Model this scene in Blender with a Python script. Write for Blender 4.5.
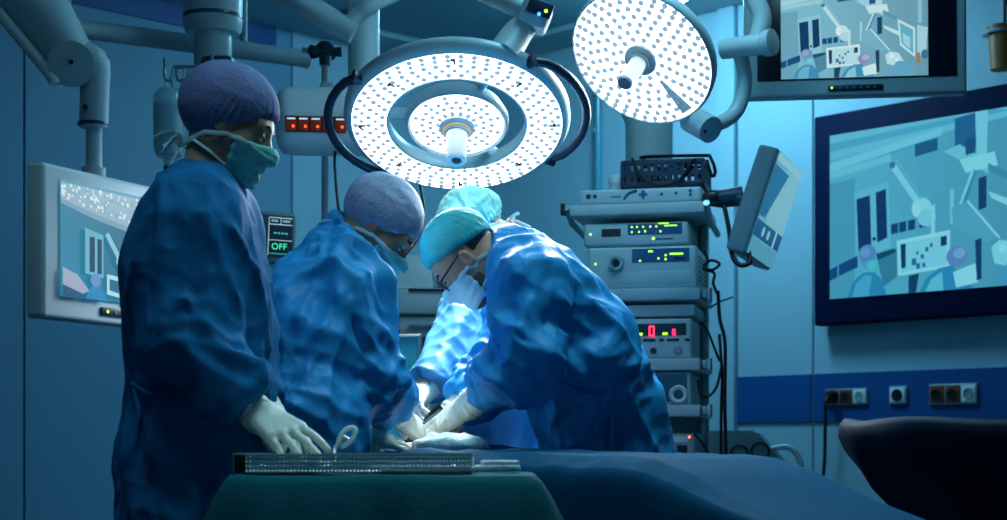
import bpy, bmesh, math, random
import numpy as np
from mathutils import Vector, Matrix
for o in list(bpy.data.objects): bpy.data.objects.remove(o)
SC = bpy.context.scene
COL = SC.collection
random.seed(7)

# ---------------------------------------------------------------- camera
F = 1600.0          # focal length in pixels for a 1007 px wide frame
HZ = 446.0          # horizon row
CAMH = 0.98
cd = bpy.data.cameras.new('camera'); cam = bpy.data.objects.new('camera', cd); COL.objects.link(cam)
cd.sensor_width = 36.0; cd.sensor_fit = 'HORIZONTAL'; cd.lens = 36.0 * F / 1007.0
cd.shift_y = (HZ - 260.0) / 1007.0
cam.location = (0, 0, CAMH); cam.rotation_euler = (math.pi / 2, 0, 0)
cd.clip_start = 0.05
cd.dof.use_dof = True; cd.dof.focus_distance = 4.05; cd.dof.aperture_fstop = 4.8
SC.camera = cam

# ---------------------------------------------------------------- world, exposure
w = bpy.data.worlds.new('world'); SC.world = w; w.use_nodes = True
bg = w.node_tree.nodes['Background']
bg.inputs[0].default_value = (0.055, 0.38, 0.68, 1); bg.inputs[1].default_value = 0.09
SC.view_settings.view_transform = 'Standard'; SC.view_settings.look = 'None'
SC.view_settings.exposure = 0.0; SC.view_settings.gamma = 1.0; SC.view_settings.use_curve_mapping = False

def P(px, py, d):
    return np.array([(px - 503.5) * d / F, d, CAMH + (HZ - py) * d / F])

LAMP1_C = P(457, 125.5, 4.58); LAMP1_N = np.array([0.0, -math.sin(math.radians(27.5)), -math.cos(math.radians(27.5))])
LAMP2_C = P(641.5, 59, 4.75)
_v = np.array([0, 0, CAMH]) - LAMP2_C; _v /= np.linalg.norm(_v)
_l = np.array([-.582, 0, -.813]); _l = _l - _v * _l.dot(_v); _l /= np.linalg.norm(_l)
LAMP2_N = _v * .755 + _l * .656

def basis(n, up=(0, 0, 1)):
    z = Vector(n).normalized(); x = Vector(up).cross(z)
    if x.length < 1e-5: x = Vector((1, 0, 0))
    x.normalize(); y = z.cross(x)
    m = Matrix((x, y, z)).transposed(); return m.to_4x4()

def spot(name, loc, aim, energy, angle, blend, size, col):
    l = bpy.data.lights.new(name, 'SPOT'); l.energy = energy; l.spot_size = math.radians(angle); l.spot_blend = blend
    l.shadow_soft_size = size; l.color = col
    o = bpy.data.objects.new(name, l); COL.objects.link(o); o.location = loc
    d = Vector(aim) - Vector(loc); o.rotation_euler = d.to_track_quat('-Z', 'Y').to_euler(); return o
WOUND = P(430, 438, 4.02)
def area(name, loc, aim, energy, sx, sy, col, spread=180):
    l = bpy.data.lights.new(name, 'AREA'); l.shape = 'RECTANGLE'; l.size = sx; l.size_y = sy; l.energy = energy; l.color = col
    l.spread = math.radians(spread)
    o = bpy.data.objects.new(name, l); COL.objects.link(o); o.location = loc
    d = Vector(aim) - Vector(loc); o.rotation_euler = d.to_track_quat('-Z', 'Y').to_euler(); return o
spot('surgical_lamp_beam', tuple(LAMP1_C + LAMP1_N * .16), tuple(WOUND), 105, 130, 1., .2, (.80, .95, 1))
spot('surgical_lamp_beam', tuple(LAMP2_C + LAMP2_N * .17), tuple(WOUND), 62, 105, 1., .15, (.80, .95, 1))
# added ceiling lights out of view, flush with the ceiling (housings built below)
CEIL = 3.08
FILL_DOMES = [(0.6, 6.9, 38.0), (0.5, 4.4, 15.0)]      # added round dome lamps, out of view: place and emission strength
FILL_PANELS = [(0.45, 3.3, 7, 95), (-0.8, 2.6, 2.6, 95)]
for lx, ly, le, ls in FILL_PANELS:
    area('ceiling_luminaire_light', (lx, ly, CEIL - .035), (lx, ly, 0), le, .56, .56, (.45, .86, 1), ls)

# ================================================================ helpers
def lin(h):
    h = h.lstrip('#'); c = [int(h[i:i + 2], 16) / 255 for i in (0, 2, 4)]
    return tuple(x / 12.92 if x < .04045 else ((x + .055) / 1.055) ** 2.4 for x in c)
MATS = {}
def mat(name, col=(.5, .5, .5), rough=.5, metal=0., emit=None, es=0., var=.12, vs=6., bump=0., bs=40., trans=0., alpha=1., sheen=0., sss=0., coat=0., spec=.5, crease=0., cs=7.):
    if name in MATS: return MATS[name]
    if isinstance(col, str): col = lin(col)
    m = bpy.data.materials.new(name); m.use_nodes = True; nt = m.node_tree; b = nt.nodes['Principled BSDF']
    b.inputs['Roughness'].default_value = rough; b.inputs['Metallic'].default_value = metal
    tc = nt.nodes.new('ShaderNodeTexCoord')
    if var > 0:
        n = nt.nodes.new('ShaderNodeTexNoise'); n.inputs['Scale'].default_value = vs; n.inputs['Detail'].default_value = 4
        nt.links.new(tc.outputs['Object'], n.inputs['Vector'])
        r = nt.nodes.new('ShaderNodeValToRGB')
        r.color_ramp.elements[0].position = .25; r.color_ramp.elements[1].position = .75
        r.color_ramp.elements[0].color = tuple(c * (1 - var) for c in col) + (1,)
        r.color_ramp.elements[1].color = tuple(min(1, c * (1 + var)) for c in col) + (1,)
        nt.links.new(n.outputs['Fac'], r.inputs['Fac']); nt.links.new(r.outputs['Color'], b.inputs['Base Color'])
    else:
        b.inputs['Base Color'].default_value = tuple(col) + (1,)
    if bump > 0:
        n2 = nt.nodes.new('ShaderNodeTexNoise'); n2.inputs['Scale'].default_value = bs; n2.inputs['Detail'].default_value = 3
        nt.links.new(tc.outputs['Object'], n2.inputs['Vector'])
        bp = nt.nodes.new('ShaderNodeBump'); bp.inputs['Strength'].default_value = bump; bp.inputs['Distance'].default_value = .01
        nt.links.new(n2.outputs['Fac'], bp.inputs['Height']); nt.links.new(bp.outputs['Normal'], b.inputs['Normal'])
    if crease > 0:                       # sharp-edged crumple relief of stiff non-woven cloth
        nz = nt.nodes.new('ShaderNodeTexNoise'); nz.inputs['Scale'].default_value = 5; nt.links.new(tc.outputs['Object'], nz.inputs['Vector'])
        va = nt.nodes.new('ShaderNodeVectorMath'); va.operation = 'MULTIPLY_ADD'; va.inputs[1].default_value = (.22, .22, .22)
        nt.links.new(nz.outputs['Color'], va.inputs[0]); nt.links.new(tc.outputs['Object'], va.inputs[2])
        mp = nt.nodes.new('ShaderNodeMapping'); mp.inputs['Scale'].default_value = (1, 1, .55); mp.inputs['Rotation'].default_value = (0, .5, 0); nt.links.new(va.outputs[0], mp.inputs['Vector'])
        vo = nt.nodes.new('ShaderNodeTexVoronoi'); vo.feature = 'F1'; vo.inputs['Scale'].default_value = cs; nt.links.new(mp.outputs[0], vo.inputs['Vector'])
        b2 = nt.nodes.new('ShaderNodeBump'); b2.inputs['Strength'].default_value = crease; b2.inputs['Distance'].default_value = .06
        nt.links.new(vo.outputs['Distance'], b2.inputs['Height'])
        if bump > 0: nt.links.new(b2.outputs['Normal'], bp.inputs['Normal'])
        else: nt.links.new(b2.outputs['Normal'], b.inputs['Normal'])
    if emit is not None:
        if isinstance(emit, str): emit = lin(emit)
        b.inputs['Emission Color'].default_value = tuple(emit) + (1,); b.inputs['Emission Strength'].default_value = es
    if trans: b.inputs['Transmission Weight'].default_value = trans
    if alpha < 1: b.inputs['Alpha'].default_value = alpha
    if sheen: b.inputs['Sheen Weight'].default_value = sheen
    if sss:
        b.inputs['Subsurface Weight'].default_value = sss; b.inputs['Subsurface Radius'].default_value = (.01, .006, .004)
    b.inputs['Specular IOR Level'].default_value = spec
    if coat: b.inputs['Coat Weight'].default_value = coat
    MATS[name] = m; return m

def picmat(name, strength, tint=(1, 1, 1)):
    if name in MATS: return MATS[name]
    m = bpy.data.materials.new(name); m.use_nodes = True; nt = m.node_tree; b = nt.nodes['Principled BSDF']
    a = nt.nodes.new('ShaderNodeAttribute'); a.attribute_name = 'picture'
    mx = nt.nodes.new('ShaderNodeMix'); mx.data_type = 'RGBA'; mx.blend_type = 'MULTIPLY'; mx.inputs[0].default_value = 1
    mx.inputs[7].default_value = tuple(tint) + (1,)
    nt.links.new(a.outputs['Color'], mx.inputs[6]); nt.links.new(mx.outputs[2], b.inputs['Emission Color'])
    b.inputs['Emission Strength'].default_value = strength; b.inputs['Base Color'].default_value = (.01, .01, .015, 1)
    b.inputs['Roughness'].default_value = .25
    MATS[name] = m; return m

def link(name, me, m=None, parent=None, smooth=False):
    o = bpy.data.objects.new(name, me); COL.objects.link(o)
    if m is not None:
        if isinstance(m, (list, tuple)):
            for k in m: me.materials.append(k)
        elif not me.materials: me.materials.append(m)
    if parent is not None: o.parent = parent
    if smooth:
        me.polygons.foreach_set('use_smooth', [True] * len(me.polygons))
    return o
def tag(o, label=None, cat=None, group=None, kind=None):
    if label: o['label'] = label
    if cat: o['category'] = cat
    if group: o['group'] = group
    if kind: o['kind'] = kind
    return o
def empty(name, loc, rz=0., label=None, cat=None, group=None, mtx=None):
    o = bpy.data.objects.new(name, None); COL.objects.link(o)
    o.empty_display_size = .1
    if mtx is not None: o.matrix_world = Matrix.Translation(Vector(loc)) @ mtx
    else: o.location = tuple(loc); o.rotation_euler = (0, 0, rz)
    return tag(o, label, cat, group)

class MB:
    """collects shapes into one mesh"""
    def __init__(s): s.bm = bmesh.new()
    def box(s, c, size, bev=0., rot=None, seg=2, taper=None):
        r = bmesh.ops.create_cube(s.bm, size=1); vs = r['verts']
        if taper:
            for v in vs:
                if v.co.z > 0: v.co.x *= taper[0]; v.co.y *= taper[1]
        bmesh.ops.scale(s.bm, vec=size, verts=vs)
        if bev > 0:
            es = list({e for v in vs for e in v.link_edges})
            g = bmesh.ops.bevel(s.bm, geom=es, offset=min(bev, min(size) * .49), segments=seg, affect='EDGES', profile=.5)
            vs = list({v for f in g['faces'] for v in f.verts} | {v for v in vs if v.is_valid})
            fs = set(); stack = list(vs)
            seen = set(vs)
            while stack:
                v = stack.pop()
                for e in v.link_edges:
                    ov = e.other_vert(v)
                    if ov not in seen: seen.add(ov); stack.append(ov)
            vs = list(seen)
        if rot is not None: bmesh.ops.rotate(s.bm, cent=(0, 0, 0), matrix=rot, verts=vs)
        bmesh.ops.translate(s.bm, vec=tuple(c), verts=vs); return s
    def mesh(s, verts, faces):
        vs = [s.bm.verts.new(tuple(v)) for v in verts]
        for f in faces:
            try: s.bm.faces.new([vs[i] for i in f])
            except ValueError: pass
        return s
    def tube(s, pts, r, n=10, smooth=0, cap=True, flat=None):
        pts = [Vector(tuple(p)) for p in pts]
        rs = list(r) if hasattr(r, '__len__') else [r] * len(pts)
        if smooth:
            q, qr = [], []
            for i in range(len(pts) - 1):
                p0 = pts[max(i - 1, 0)]; p1 = pts[i]; p2 = pts[i + 1]; p3 = pts[min(i + 2, len(pts) - 1)]
                for k in range(smooth):
                    t = k / smooth
                    q.append(.5 * ((2 * p1) + (p2 - p0) * t + (2 * p0 - 5 * p1 + 4 * p2 - p3) * t * t + (3 * p1 - p0 - 3 * p2 + p3) * t ** 3))
                    qr.append(rs[i] * (1 - t) + rs[i + 1] * t)
            q.append(pts[-1]); qr.append(rs[-1]); pts, rs = q, qr
        m = len(pts); tg = []
        for i in range(m):
            t = pts[min(i + 1, m - 1)] - pts[max(i - 1, 0)]
            tg.append(t.normalized() if t.length > 1e-9 else Vector((0, 0, 1)))
        a = Vector((0, 0, 1)) if abs(tg[0].z) < .9 else Vector((1, 0, 0))
        u = tg[0].cross(a).normalized()
        V = []
        for i in range(m):
            u = (u - tg[i] * u.dot(tg[i])); u = u.normalized() if u.length > 1e-9 else tg[i].orthogonal().normalized()
            v = tg[i].cross(u)
            for k in range(n):
                an = 2 * math.pi * k / n
                V.append(pts[i] + (u * math.cos(an) * (flat or 1) + v * math.sin(an)) * rs[i])
        Fc = [(i * n + k, i * n + (k + 1) % n, (i + 1) * n + (k + 1) % n, (i + 1) * n + k) for i in range(m - 1) for k in range(n)]
        if cap: Fc += [tuple(reversed(range(n))), tuple(range((m - 1) * n, m * n))]
        return s.mesh(V, Fc)
    def lathe(s, prof, n=32, c=(0, 0, 0), mtx=None, closed=False):
        """profile of (radius, height) turned about local z"""
        V, Fc = [], []
        M = (mtx or Matrix.Identity(4)); c = Vector(tuple(c))
        for r, h in prof:
            for k in range(n):
                an = 2 * math.pi * k / n
                V.append((M @ Vector((r * math.cos(an), r * math.sin(an), h))) + c)
        m = len(prof)
        for i in range(m if closed else m - 1):
            j = (i + 1) % m
            for k in range(n):
                Fc.append((i * n + k, i * n + (k + 1) % n, j * n + (k + 1) % n, j * n + k))
        if not closed:
            if prof[0][0] > 1e-6: Fc.append(tuple(reversed(range(n))))
            if prof[-1][0] > 1e-6: Fc.append(tuple(range((m - 1) * n, m * n)))
        return s.mesh(V, Fc)
    def cyl(s, a, b, r, n=20, r2=None):
        a, b = Vector(tuple(a)), Vector(tuple(b)); r2 = r if r2 is None else r2
        return s.lathe([(r * .9, 0), (r, r * .1 if r * .1 < (b - a).length * .3 else 0.0005), (r2, (b - a).length - .0005), (r2 * .96, (b - a).length)], n, a, basis(b - a, (0, 0, 1) if abs((b - a).normalized().z) < .95 else (0, 1, 0)))
    def build(s, name, m=None, parent=None, smooth=True, angle=40, label=None):
        bm = s.bm
        bmesh.ops.recalc_face_normals(bm, faces=bm.faces)
        me = bpy.data.meshes.new(name); bm.to_mesh(me); bm.free()
        o = link(name, me, m, parent)
        if smooth:
            me.polygons.foreach_set('use_smooth', [True] * len(me.polygons))
            me.set_sharp_from_angle(angle=math.radians(angle))
        if label: o['label'] = label
        return o

def text_mesh(txt, size, name, m, parent, loc, rot):
    c = bpy.data.curves.new(name, 'FONT'); c.body = txt; c.size = size; c.extrude = .0004; c.align_x = 'CENTER'; c.align_y = 'CENTER'
    t = bpy.data.objects.new('tmp', c); COL.objects.link(t)
    me = bpy.data.meshes.new_from_object(t); bpy.data.objects.remove(t); bpy.data.curves.remove(c)
    me.materials.clear()
    o = link(name, me, m, parent); o.location = tuple(loc); o.rotation_euler = rot; return o

# ---------------------------------------------------------------- flat picture shown on a screen
def circ(cx, cy, rx, ry=None, n=16, a0=0, a1=2 * math.pi):
    ry = rx if ry is None else ry
    return [(cx + rx * math.cos(a0 + (a1 - a0) * k / n), cy + ry * math.sin(a0 + (a1 - a0) * k / n)) for k in range(n)]
def bar(x0, y0, x1, y1, t):
    dx, dy = x1 - x0, y1 - y0; L = math.hypot(dx, dy); nx, ny = -dy / L * t / 2, dx / L * t / 2
    return [(x0 + nx, y0 + ny), (x1 + nx, y1 + ny), (x1 - nx, y1 - ny), (x0 - nx, y0 - ny)]
def rect(x0, y0, x1, y1): return [(x0, y0), (x1, y0), (x1, y1), (x0, y1)]
def clip(poly, x0, y0, x1, y1):
    for ax, lim, sg in ((0, x0, 1), (0, x1, -1), (1, y0, 1), (1, y1, -1)):
        out = []
        for i in range(len(poly)):
            a, b = poly[i], poly[(i + 1) % len(poly)]
            ia, ib = sg * (a[ax] - lim) >= 0, sg * (b[ax] - lim) >= 0
            if ia: out.append(a)
            if ia != ib:
                t = (lim - a[ax]) / (b[ax] - a[ax]); out.append((a[0] + (b[0] - a[0]) * t, a[1] + (b[1] - a[1]) * t))
        poly = out
        if len(poly) < 3: return []
    return poly
def picture(name, shapes, org, ex, ey, nrm, m, parent, size=(1.6, 1.0)):
    """shapes: (colour, polygon) in picture units, x right, y down; later shapes lie on top"""
    V, Fc, C = [], [], []
    org, ex, ey, nrm = (np.array(a, float) for a in (org, ex, ey, nrm))
    for i, (c, poly) in enumerate(shapes):
        poly = clip(poly, 0, 0, *size)
        if len(poly) < 3: continue
        if isinstance(c, str): c = lin(c)
        b = len(V)
        for x, y in poly: V.append(org + ex * x + ey * y + nrm * (.0006 + .00004 * i))
        Fc.append(tuple(range(b, b + len(poly)))); C.append(c)
    me = bpy.data.meshes.new(name); me.from_pydata([tuple(v) for v in V], [], Fc)
    at = me.color_attributes.new('picture', 'FLOAT_COLOR', 'CORNER')
    dat = []
    for p, c in zip(me.polygons, C): dat += list(c + (1,)) * p.loop_total
    at.data.foreach_set('color', dat)
    return link(name, me, m, parent)

def or_picture():
    S = []
    a = S.append
    a(('#93cadd', rect(0, 0, 1.6, 1)))
    for k in range(14): a((tuple(np.array(lin('#93cadd')) * (1.0 - .026 * k)), rect(.1 * k + .2, 0, 1.6, 1)))
    a(('#a9d9e8', [(0, 0), (1.6, 0), (1.6, .02), (0, .15)])); a(('#83bfd6', [(0, .05), (1.1, 0), (1.2, .02), (0, .1)]))
    a(('#c2e6f0', [(0, .17), (.77, .06), (.77, .1), (0, .225)])); a(('#7db9cf', [(0, .225), (.77, .1), (.77, .11), (0, .24)]))
    a(('#b3deea', [(0, .225), (.43, .165), (.43, .21), (0, .27)]))
    a(('#2b6791', [(.59, .13), (.74, .115), (.74, .185), (.59, .205)])); a(('#2d6f9c', [(.85, .02), (1.0, .0), (1.0, .2), (.85, .22)]))
    a(('#7fb4c9', [(0, .3), (.18, .28), (.18, 1), (0, 1)])); a(('#a7d6e4', [(.175, .37), (.41, .33), (.43, .72), (.2, .78)]))
    a(('#123f6b', [(.19, .41), (.285, .395), (.295, .7), (.205, .73)])); a(('#123f6b', [(.325, .385), (.395, .37), (.405, .66), (.335, .685)]))
    a(('#0d2f55', circ(.315, .66, .012)))
    a(('#1b558a', [(0, .82), (.055, .8), (.055, .87), (0, .89)])); a(('#1b558a', [(.065, .795), (.2, .75), (.2, .82), (.065, .865)]))
    for x in (.43, .485, .545, .62): a(('#1c4f80', [(x, .585 - (x - .43) * .1), (x + .048, .58 - (x - .43) * .1), (x + .048, .64 - (x - .43) * .1), (x, .645 - (x - .43) * .1)]))
    a(('#5d93ab', [(.33, .76), (.47, .73), (.47, .9), (.38, .95)])); a(('#24546f', [(.33, .75), (.45, .73), (.47, .75), (.34, .79)]))
    a(('#d8f1f6', bar(.44, .22, .64, .5, .055))); a(('#8cc3d6', bar(.455, .21, .655, .49, .014)))
    a(('#4f8ba6', circ(.44, .235, .02)))
    a(('#e4f7fa', circ(.64, .51, .06))); a(('#ffffff', circ(.6, .51, .03, .05))); a(('#cdeaf2', circ(.67, .57, .06, .05)))
    a(('#dff5f9', bar(.71, .5, .71, .72, .025)))
    a(('#f4fdff', [(.47, .685), (.82, .655), (.82, .87), (.48, .895)])); a(('#d2eef5', [(.49, .705), (.8, .68), (.8, .855), (.5, .875)]))
    a(('#1a4468', [(.495, .71), (.53, .707), (.53, .85), (.5, .853)])); a(('#1a4468', [(.76, .69), (.8, .685), (.8, .74), (.76, .745)]))
    for x, y, q in ((.57, .8, .03), (.6, .83, .025), (.63, .78, .02), (.66, .74, .02), (.69, .72, .018), (.6, .76, .015), (.64, .83, .02)): a(('#3f7ca0', rect(x, y, x + q, y + q * 1.3)))
    a(('#c9ebf3', [(.98, 0), (1.06, 0), (1.05, .3), (.99, .3)])); a(('#b9e1ec', [(.78, .2), (.88, .17), (1.08, .3), (1.06, .36), (.9, .27)]))
    a(('#e6f8fb', [(.88, .26), (1.1, .24), (1.12, .32), (.92, .34)])); a(('#265d86', [(.92, .15), (.98, .14), (.98, .23), (.92, .24)]))
    a(('#5fa2bf', bar(.98, .33, .86, .62, .03))); a(('#d5f0f6', bar(.97, .32, .85, .6, .018)))
    a(('#1d4a70', [(1.0, .38), (1.05, .37), (1.05, .55), (1.0, .56)])); a(('#bfe4ee', [(.82, .42), (.845, .42), (.845, .62), (.82, .62)]))
    a(('#8cc0d2', [(.83, .53), (.93, .5), (1.03, .58), (1.12, .72), (1.05, .75), (.92, .68), (.84, .63)])); a(('#e9fafd', bar(.93, .5, 1.13, .73, .012)))
    a(('#e2f6fa', [(1.06, .46), (1.24, .54), (1.23, .58), (1.08, .5)])); a(('#6ba4bc', [(1.06, .3), (1.2, .38), (1.2, .42), (1.06, .34)]))
    a(('#e3f6fa', [(1.21, .4), (1.39, .5), (1.39, .81), (1.235, .68)])); a(('#74bfd4', [(1.23, .44), (1.37, .52), (1.37, .77), (1.25, .66)]))
    a(('#b8e3ec', [(1.26, .55), (1.34, .6), (1.34, .72), (1.27, .66)])); a(('#9fd0df', bar(1.44, 0, 1.44, .45, .045)))
    a(('#c0e4ee', [(1.41, .47), (1.52, .5), (1.5, .78), (1.41, .8)])); a(('#1e6f8f', [(1.52, .53), (1.6, .52), (1.6, .66), (1.52, .66)]))
    a(('#b88a55', [(1.4, .76), (1.44, .76), (1.435, .87), (1.405, .87)])); a(('#477f9c', circ(1.49, .78, .04, .05))); a(('#17456b', [(1.55, .78), (1.6, .76), (1.6, .86), (1.54, .86)]))
    a(('#4b9cc4', [(.13, 1), (.155, .93), (.2, .88), (.25, .855), (.32, .86), (.37, .91), (.4, 1)])); a(('#7cc0dc', [(.16, 1), (.19, .92), (.25, .87), (.3, .88), (.28, 1)]))
    a(('#86b8cc', circ(.275, .77, .055, .07))); a(('#8f9fd0', circ(.268, .745, .062, .055))); a(('#aab6dd', circ(.255, .735, .035, .03))); a(('#7fe0dc', circ(.3, .815, .034, .03)))
    a(('#4d9fc8', [(.62, 1), (.67, .92), (.75, .87), (.83, .86), (.9, .92), (.97, 1)])); a(('#9fdae8', [(.66, 1), (.7, .93), (.77, .89), (.78, 1)]))
    a(('#f2fbfe', [(.84, .9), (.98, .86), (1.0, .97), (.86, .99)])); a(('#9d9fd0', circ(.865, .81, .068, .06))); a(('#c3c1e4', circ(.88, .795, .04, .03)))
    a(('#1c4a6c', [(.98, .73), (1.02, .72), (1.02, .95), (.99, .96)])); a(('#1c4a6c', [(.55, .9), (.62, .89), (.6, 1), (.55, 1)]))
    a(('#d9f3f8', [(1.08, .78), (1.13, .74), (1.22, .76), (1.28, .86), (1.2, .9), (1.1, .87)])); a(('#73b4d4', [(1.14, .93), (1.2, .84), (1.3, .85), (1.37, .94), (1.38, 1), (1.12, 1)]))
    a(('#ffffff', circ(1.15, .79, .025))); a(('#ffffff', circ(1.2, .83, .02)))
    return S

# ================================================================ implicit surfaces for bodies and cloth
A3 = lambda v: np.array(tuple(v), float)
def rcone(p, a, b, r1, r2):
    a, b = A3(a), A3(b); ba = b - a; L = max(ba.dot(ba), 1e-9)
    h = np.clip(((p - a) @ ba) / L, 0, 1)
    q = p - a - h[:, None] * ba
    return np.sqrt((q * q).sum(1)) - (r1 + (r2 - r1) * h)
def ell(p, c, r):
    q = p - A3(c); r = A3(r)
    k0 = np.sqrt(((q / r) ** 2).sum(1)); k1 = np.sqrt(((q / r ** 2) ** 2).sum(1)) + 1e-9
    return k0 * (k0 - 1) / k1
def smin(a, b, k):
    h = np.maximum(k - np.abs(a - b), 0) / k
    return np.minimum(a, b) - h * h * k * .25
def smax(a, b, k): return -smin(-a, -b, k)
def chain(p, pts, rs, k=.02):
    d = None
    for i in range(len(pts) - 1):
        e = rcone(p, pts[i], pts[i + 1], rs[i], rs[i + 1]); d = e if d is None else smin(d, e, k)
    return d

def nets(f, lo, hi, h):
    """naive surface nets, evaluated only close to the surface"""
    lo, hi = A3(lo), A3(hi); q = 4
    nc = np.maximum(np.ceil((hi - lo) / (h * q)).astype(int), 2)
    n = nc * q + 1
    ax = [lo[i] + np.arange(nc[i] + 1) * h * q for i in range(3)]
    G = np.stack(np.meshgrid(*ax, indexing='ij'), -1).reshape(-1, 3)
    fc = f(G).reshape(nc + 1)
    near = np.abs(fc) < h * q * 1.9
    V = np.repeat(np.repeat(np.repeat(fc, q, 0), q, 1), q, 2)[:n[0] + q - 1, :n[1] + q - 1, :n[2] + q - 1]
    M = np.repeat(np.repeat(np.repeat(near, q, 0), q, 1), q, 2)
    o = q // 2
    V = V[o:o + n[0], o:o + n[1], o:o + n[2]].copy() if False else V[:n[0], :n[1], :n[2]].copy()
    # dilate coarse mask to cells on both sides
    D = near.copy()
    for i in range(3):
        s = [slice(None)] * 3; t = [slice(None)] * 3; s[i] = slice(1, None); t[i] = slice(None, -1)
        E = D.copy(); E[tuple(t)] |= D[tuple(s)]; E[tuple(s)] |= D[tuple(t)]; D = E
    M = np.repeat(np.repeat(np.repeat(D, q, 0), q, 1), q, 2)[:n[0], :n[1], :n[2]]
    idx = np.argwhere(M)
    V[M] = f(lo + idx * h)
    S = V < 0
    cn = n - 1
    def cut(A, d): return A[d[0]:d[0] + cn[0], d[1]:d[1] + cn[1], d[2]:d[2] + cn[2]]
    corners = [(i, j, k) for i in (0, 1) for j in (0, 1) for k in (0, 1)]
    cnt = sum(cut(S, c).astype(np.int8) for c in corners)
    act = (cnt > 0) & (cnt < 8)
    cells = np.argwhere(act); ids = -np.ones(cn, int); ids[act] = np.arange(len(cells))
    acc = np.zeros((len(cells), 3)); num = np.zeros(len(cells))
    for c in corners:
        for a in range(3):
            if c[a]: continue
            d = list(c); d[a] = 1; d = tuple(d)
            va = V[tuple((cells + c).T)]; vb = V[tuple((cells + d).T)]
            m = (va < 0) != (vb < 0)
            t = np.where(m, va / np.where(m, va - vb, 1), 0)
            pt = cells + np.array(c, float); pt[:, a] += t
            acc[m] += pt[m]; num[m] += 1
    verts = lo + acc / num[:, None] * h
    Fs = []
    for a in range(3):
        b, c = (a + 1) % 3, (a + 2) % 3
        s0 = [slice(None)] * 3; s1 = [slice(None)] * 3; s0[a] = slice(None, -1); s1[a] = slice(1, None)
        x0, x1 = S[tuple(s0)], S[tuple(s1)]
        e = np.argwhere(x0 != x1)
        e = e[(e[:, b] > 0) & (e[:, c] > 0) & (e[:, b] < cn[b]) & (e[:, c] < cn[c])]
        flip = x0[tuple(e.T)]
        ub = np.zeros(3, int); ub[b] = 1; uc = np.zeros(3, int); uc[c] = 1
        g = lambda z: ids[tuple(z.T)]
        Q = np.stack([g(e), g(e - ub), g(e - ub - uc), g(e - uc)], 1)
        Q[flip] = Q[flip][:, ::-1]
        Fs.append(Q[(Q >= 0).all(1)])
    return verts, np.concatenate(Fs)[:, ::-1]

def vnormals(v, f):
    n = np.zeros_like(v)
    fn = np.cross(v[f[:, 2]] - v[f[:, 0]], v[f[:, 3]] - v[f[:, 1]])
    for k in range(4): np.add.at(n, f[:, k], fn)
    return n / (np.linalg.norm(n, axis=1)[:, None] + 1e-12)
def relax(v, f, it=1, lam=.5):
    for _ in range(it):
        s = np.zeros_like(v); c = np.zeros(len(v))
        for k in range(4):
            a, b = f[:, k], f[:, (k + 1) % 4]
            np.add.at(s, a, v[b]); np.add.at(c, a, 1); np.add.at(s, b, v[a]); np.add.at(c, b, 1)
        v = v + lam * (s / np.maximum(c, 1)[:, None] - v)
    return v
def npmesh(name, v, f, m, parent, org=(0, 0, 0)):
    me = bpy.data.meshes.new(name)
    v = (v - A3(org)).astype(np.float32)
    me.vertices.add(len(v)); me.vertices.foreach_set('co', v.ravel())
    k = f.shape[1]
    me.loops.add(f.size); me.loops.foreach_set('vertex_index', f.astype(np.int32).ravel())
    me.polygons.add(len(f)); me.polygons.foreach_set('loop_start', (np.arange(len(f)) * k).astype(np.int32))
    me.polygons.foreach_set('loop_total', np.full(len(f), k, np.int32))
    me.update(calc_edges=True); me.validate()
    me.polygons.foreach_set('use_smooth', [True] * len(me.polygons))
    return link(name, me, m, parent)

_rng = np.random.RandomState(3); _T = _rng.rand(32, 32, 32)
def vnoise(p):
    i = np.floor(p).astype(int); t = p - i; t = t * t * (3 - 2 * t); r = 0
    for a in (0, 1):
        for b in (0, 1):
            for c in (0, 1):
                wgt = (t[:, 0] if a else 1 - t[:, 0]) * (t[:, 1] if b else 1 - t[:, 1]) * (t[:, 2] if c else 1 - t[:, 2])
                r = r + wgt * _T[(i[:, 0] + a) & 31, (i[:, 1] + b) & 31, (i[:, 2] + c) & 31]
    return r * 2 - 1
def crumple(p, seed, stretch=(1, 1, .45), freq=9., amp=.012, grain=None, along=.3, octs=3, fall=.5):
    """sharp-crested cloth folds: ridged noise in a warped, stretched space"""
    o = np.array([seed * 3.7, seed * 1.9, seed * 5.3])
    wv = np.stack([vnoise(p * 4 + o + k * 7) for k in range(3)], 1) * .09
    q = p + wv
    if grain is not None:                 # folds run along this direction
        g = A3(grain) / np.linalg.norm(A3(grain)); q = q - g * ((q @ g) * (1 - along))[:, None]
    else: q = q * A3(stretch)
    d = 0; a = amp; fq = freq
    for k in range(octs):
        r = 1 - np.abs(vnoise(q * fq + o * (k + 1))) * 2.2
        d = d + a * np.clip(r, -1, 1); a *= fall; fq *= 1.9
    gate = np.clip(vnoise(p * 3.3 + o + 11) * .9 + .65, .15, 1)
    return d * gate - amp * .3
def ridges(p, lines):
    d = np.zeros(len(p))
    for pts, wd, am in lines:
        best = np.full(len(p), 9.)
        for i in range(len(pts) - 1):
            best = np.minimum(best, rcone(p, pts[i], pts[i + 1], 0, 0))
        L = np.linalg.norm(A3(pts[-1]) - A3(pts[0]))
        d += 1.5 * am * np.exp(-best / wd)
    return d
def raysurf(f, px, py, d0, d1):
    """first point of an implicit surface seen along a pixel's direction"""
    ds = np.linspace(d0, d1, 160); pts = np.stack([P(px, py, d) for d in ds]); v = f(pts)
    k = np.argmax(v < 0)
    return pts[k] if v[k] < 0 else None

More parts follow.
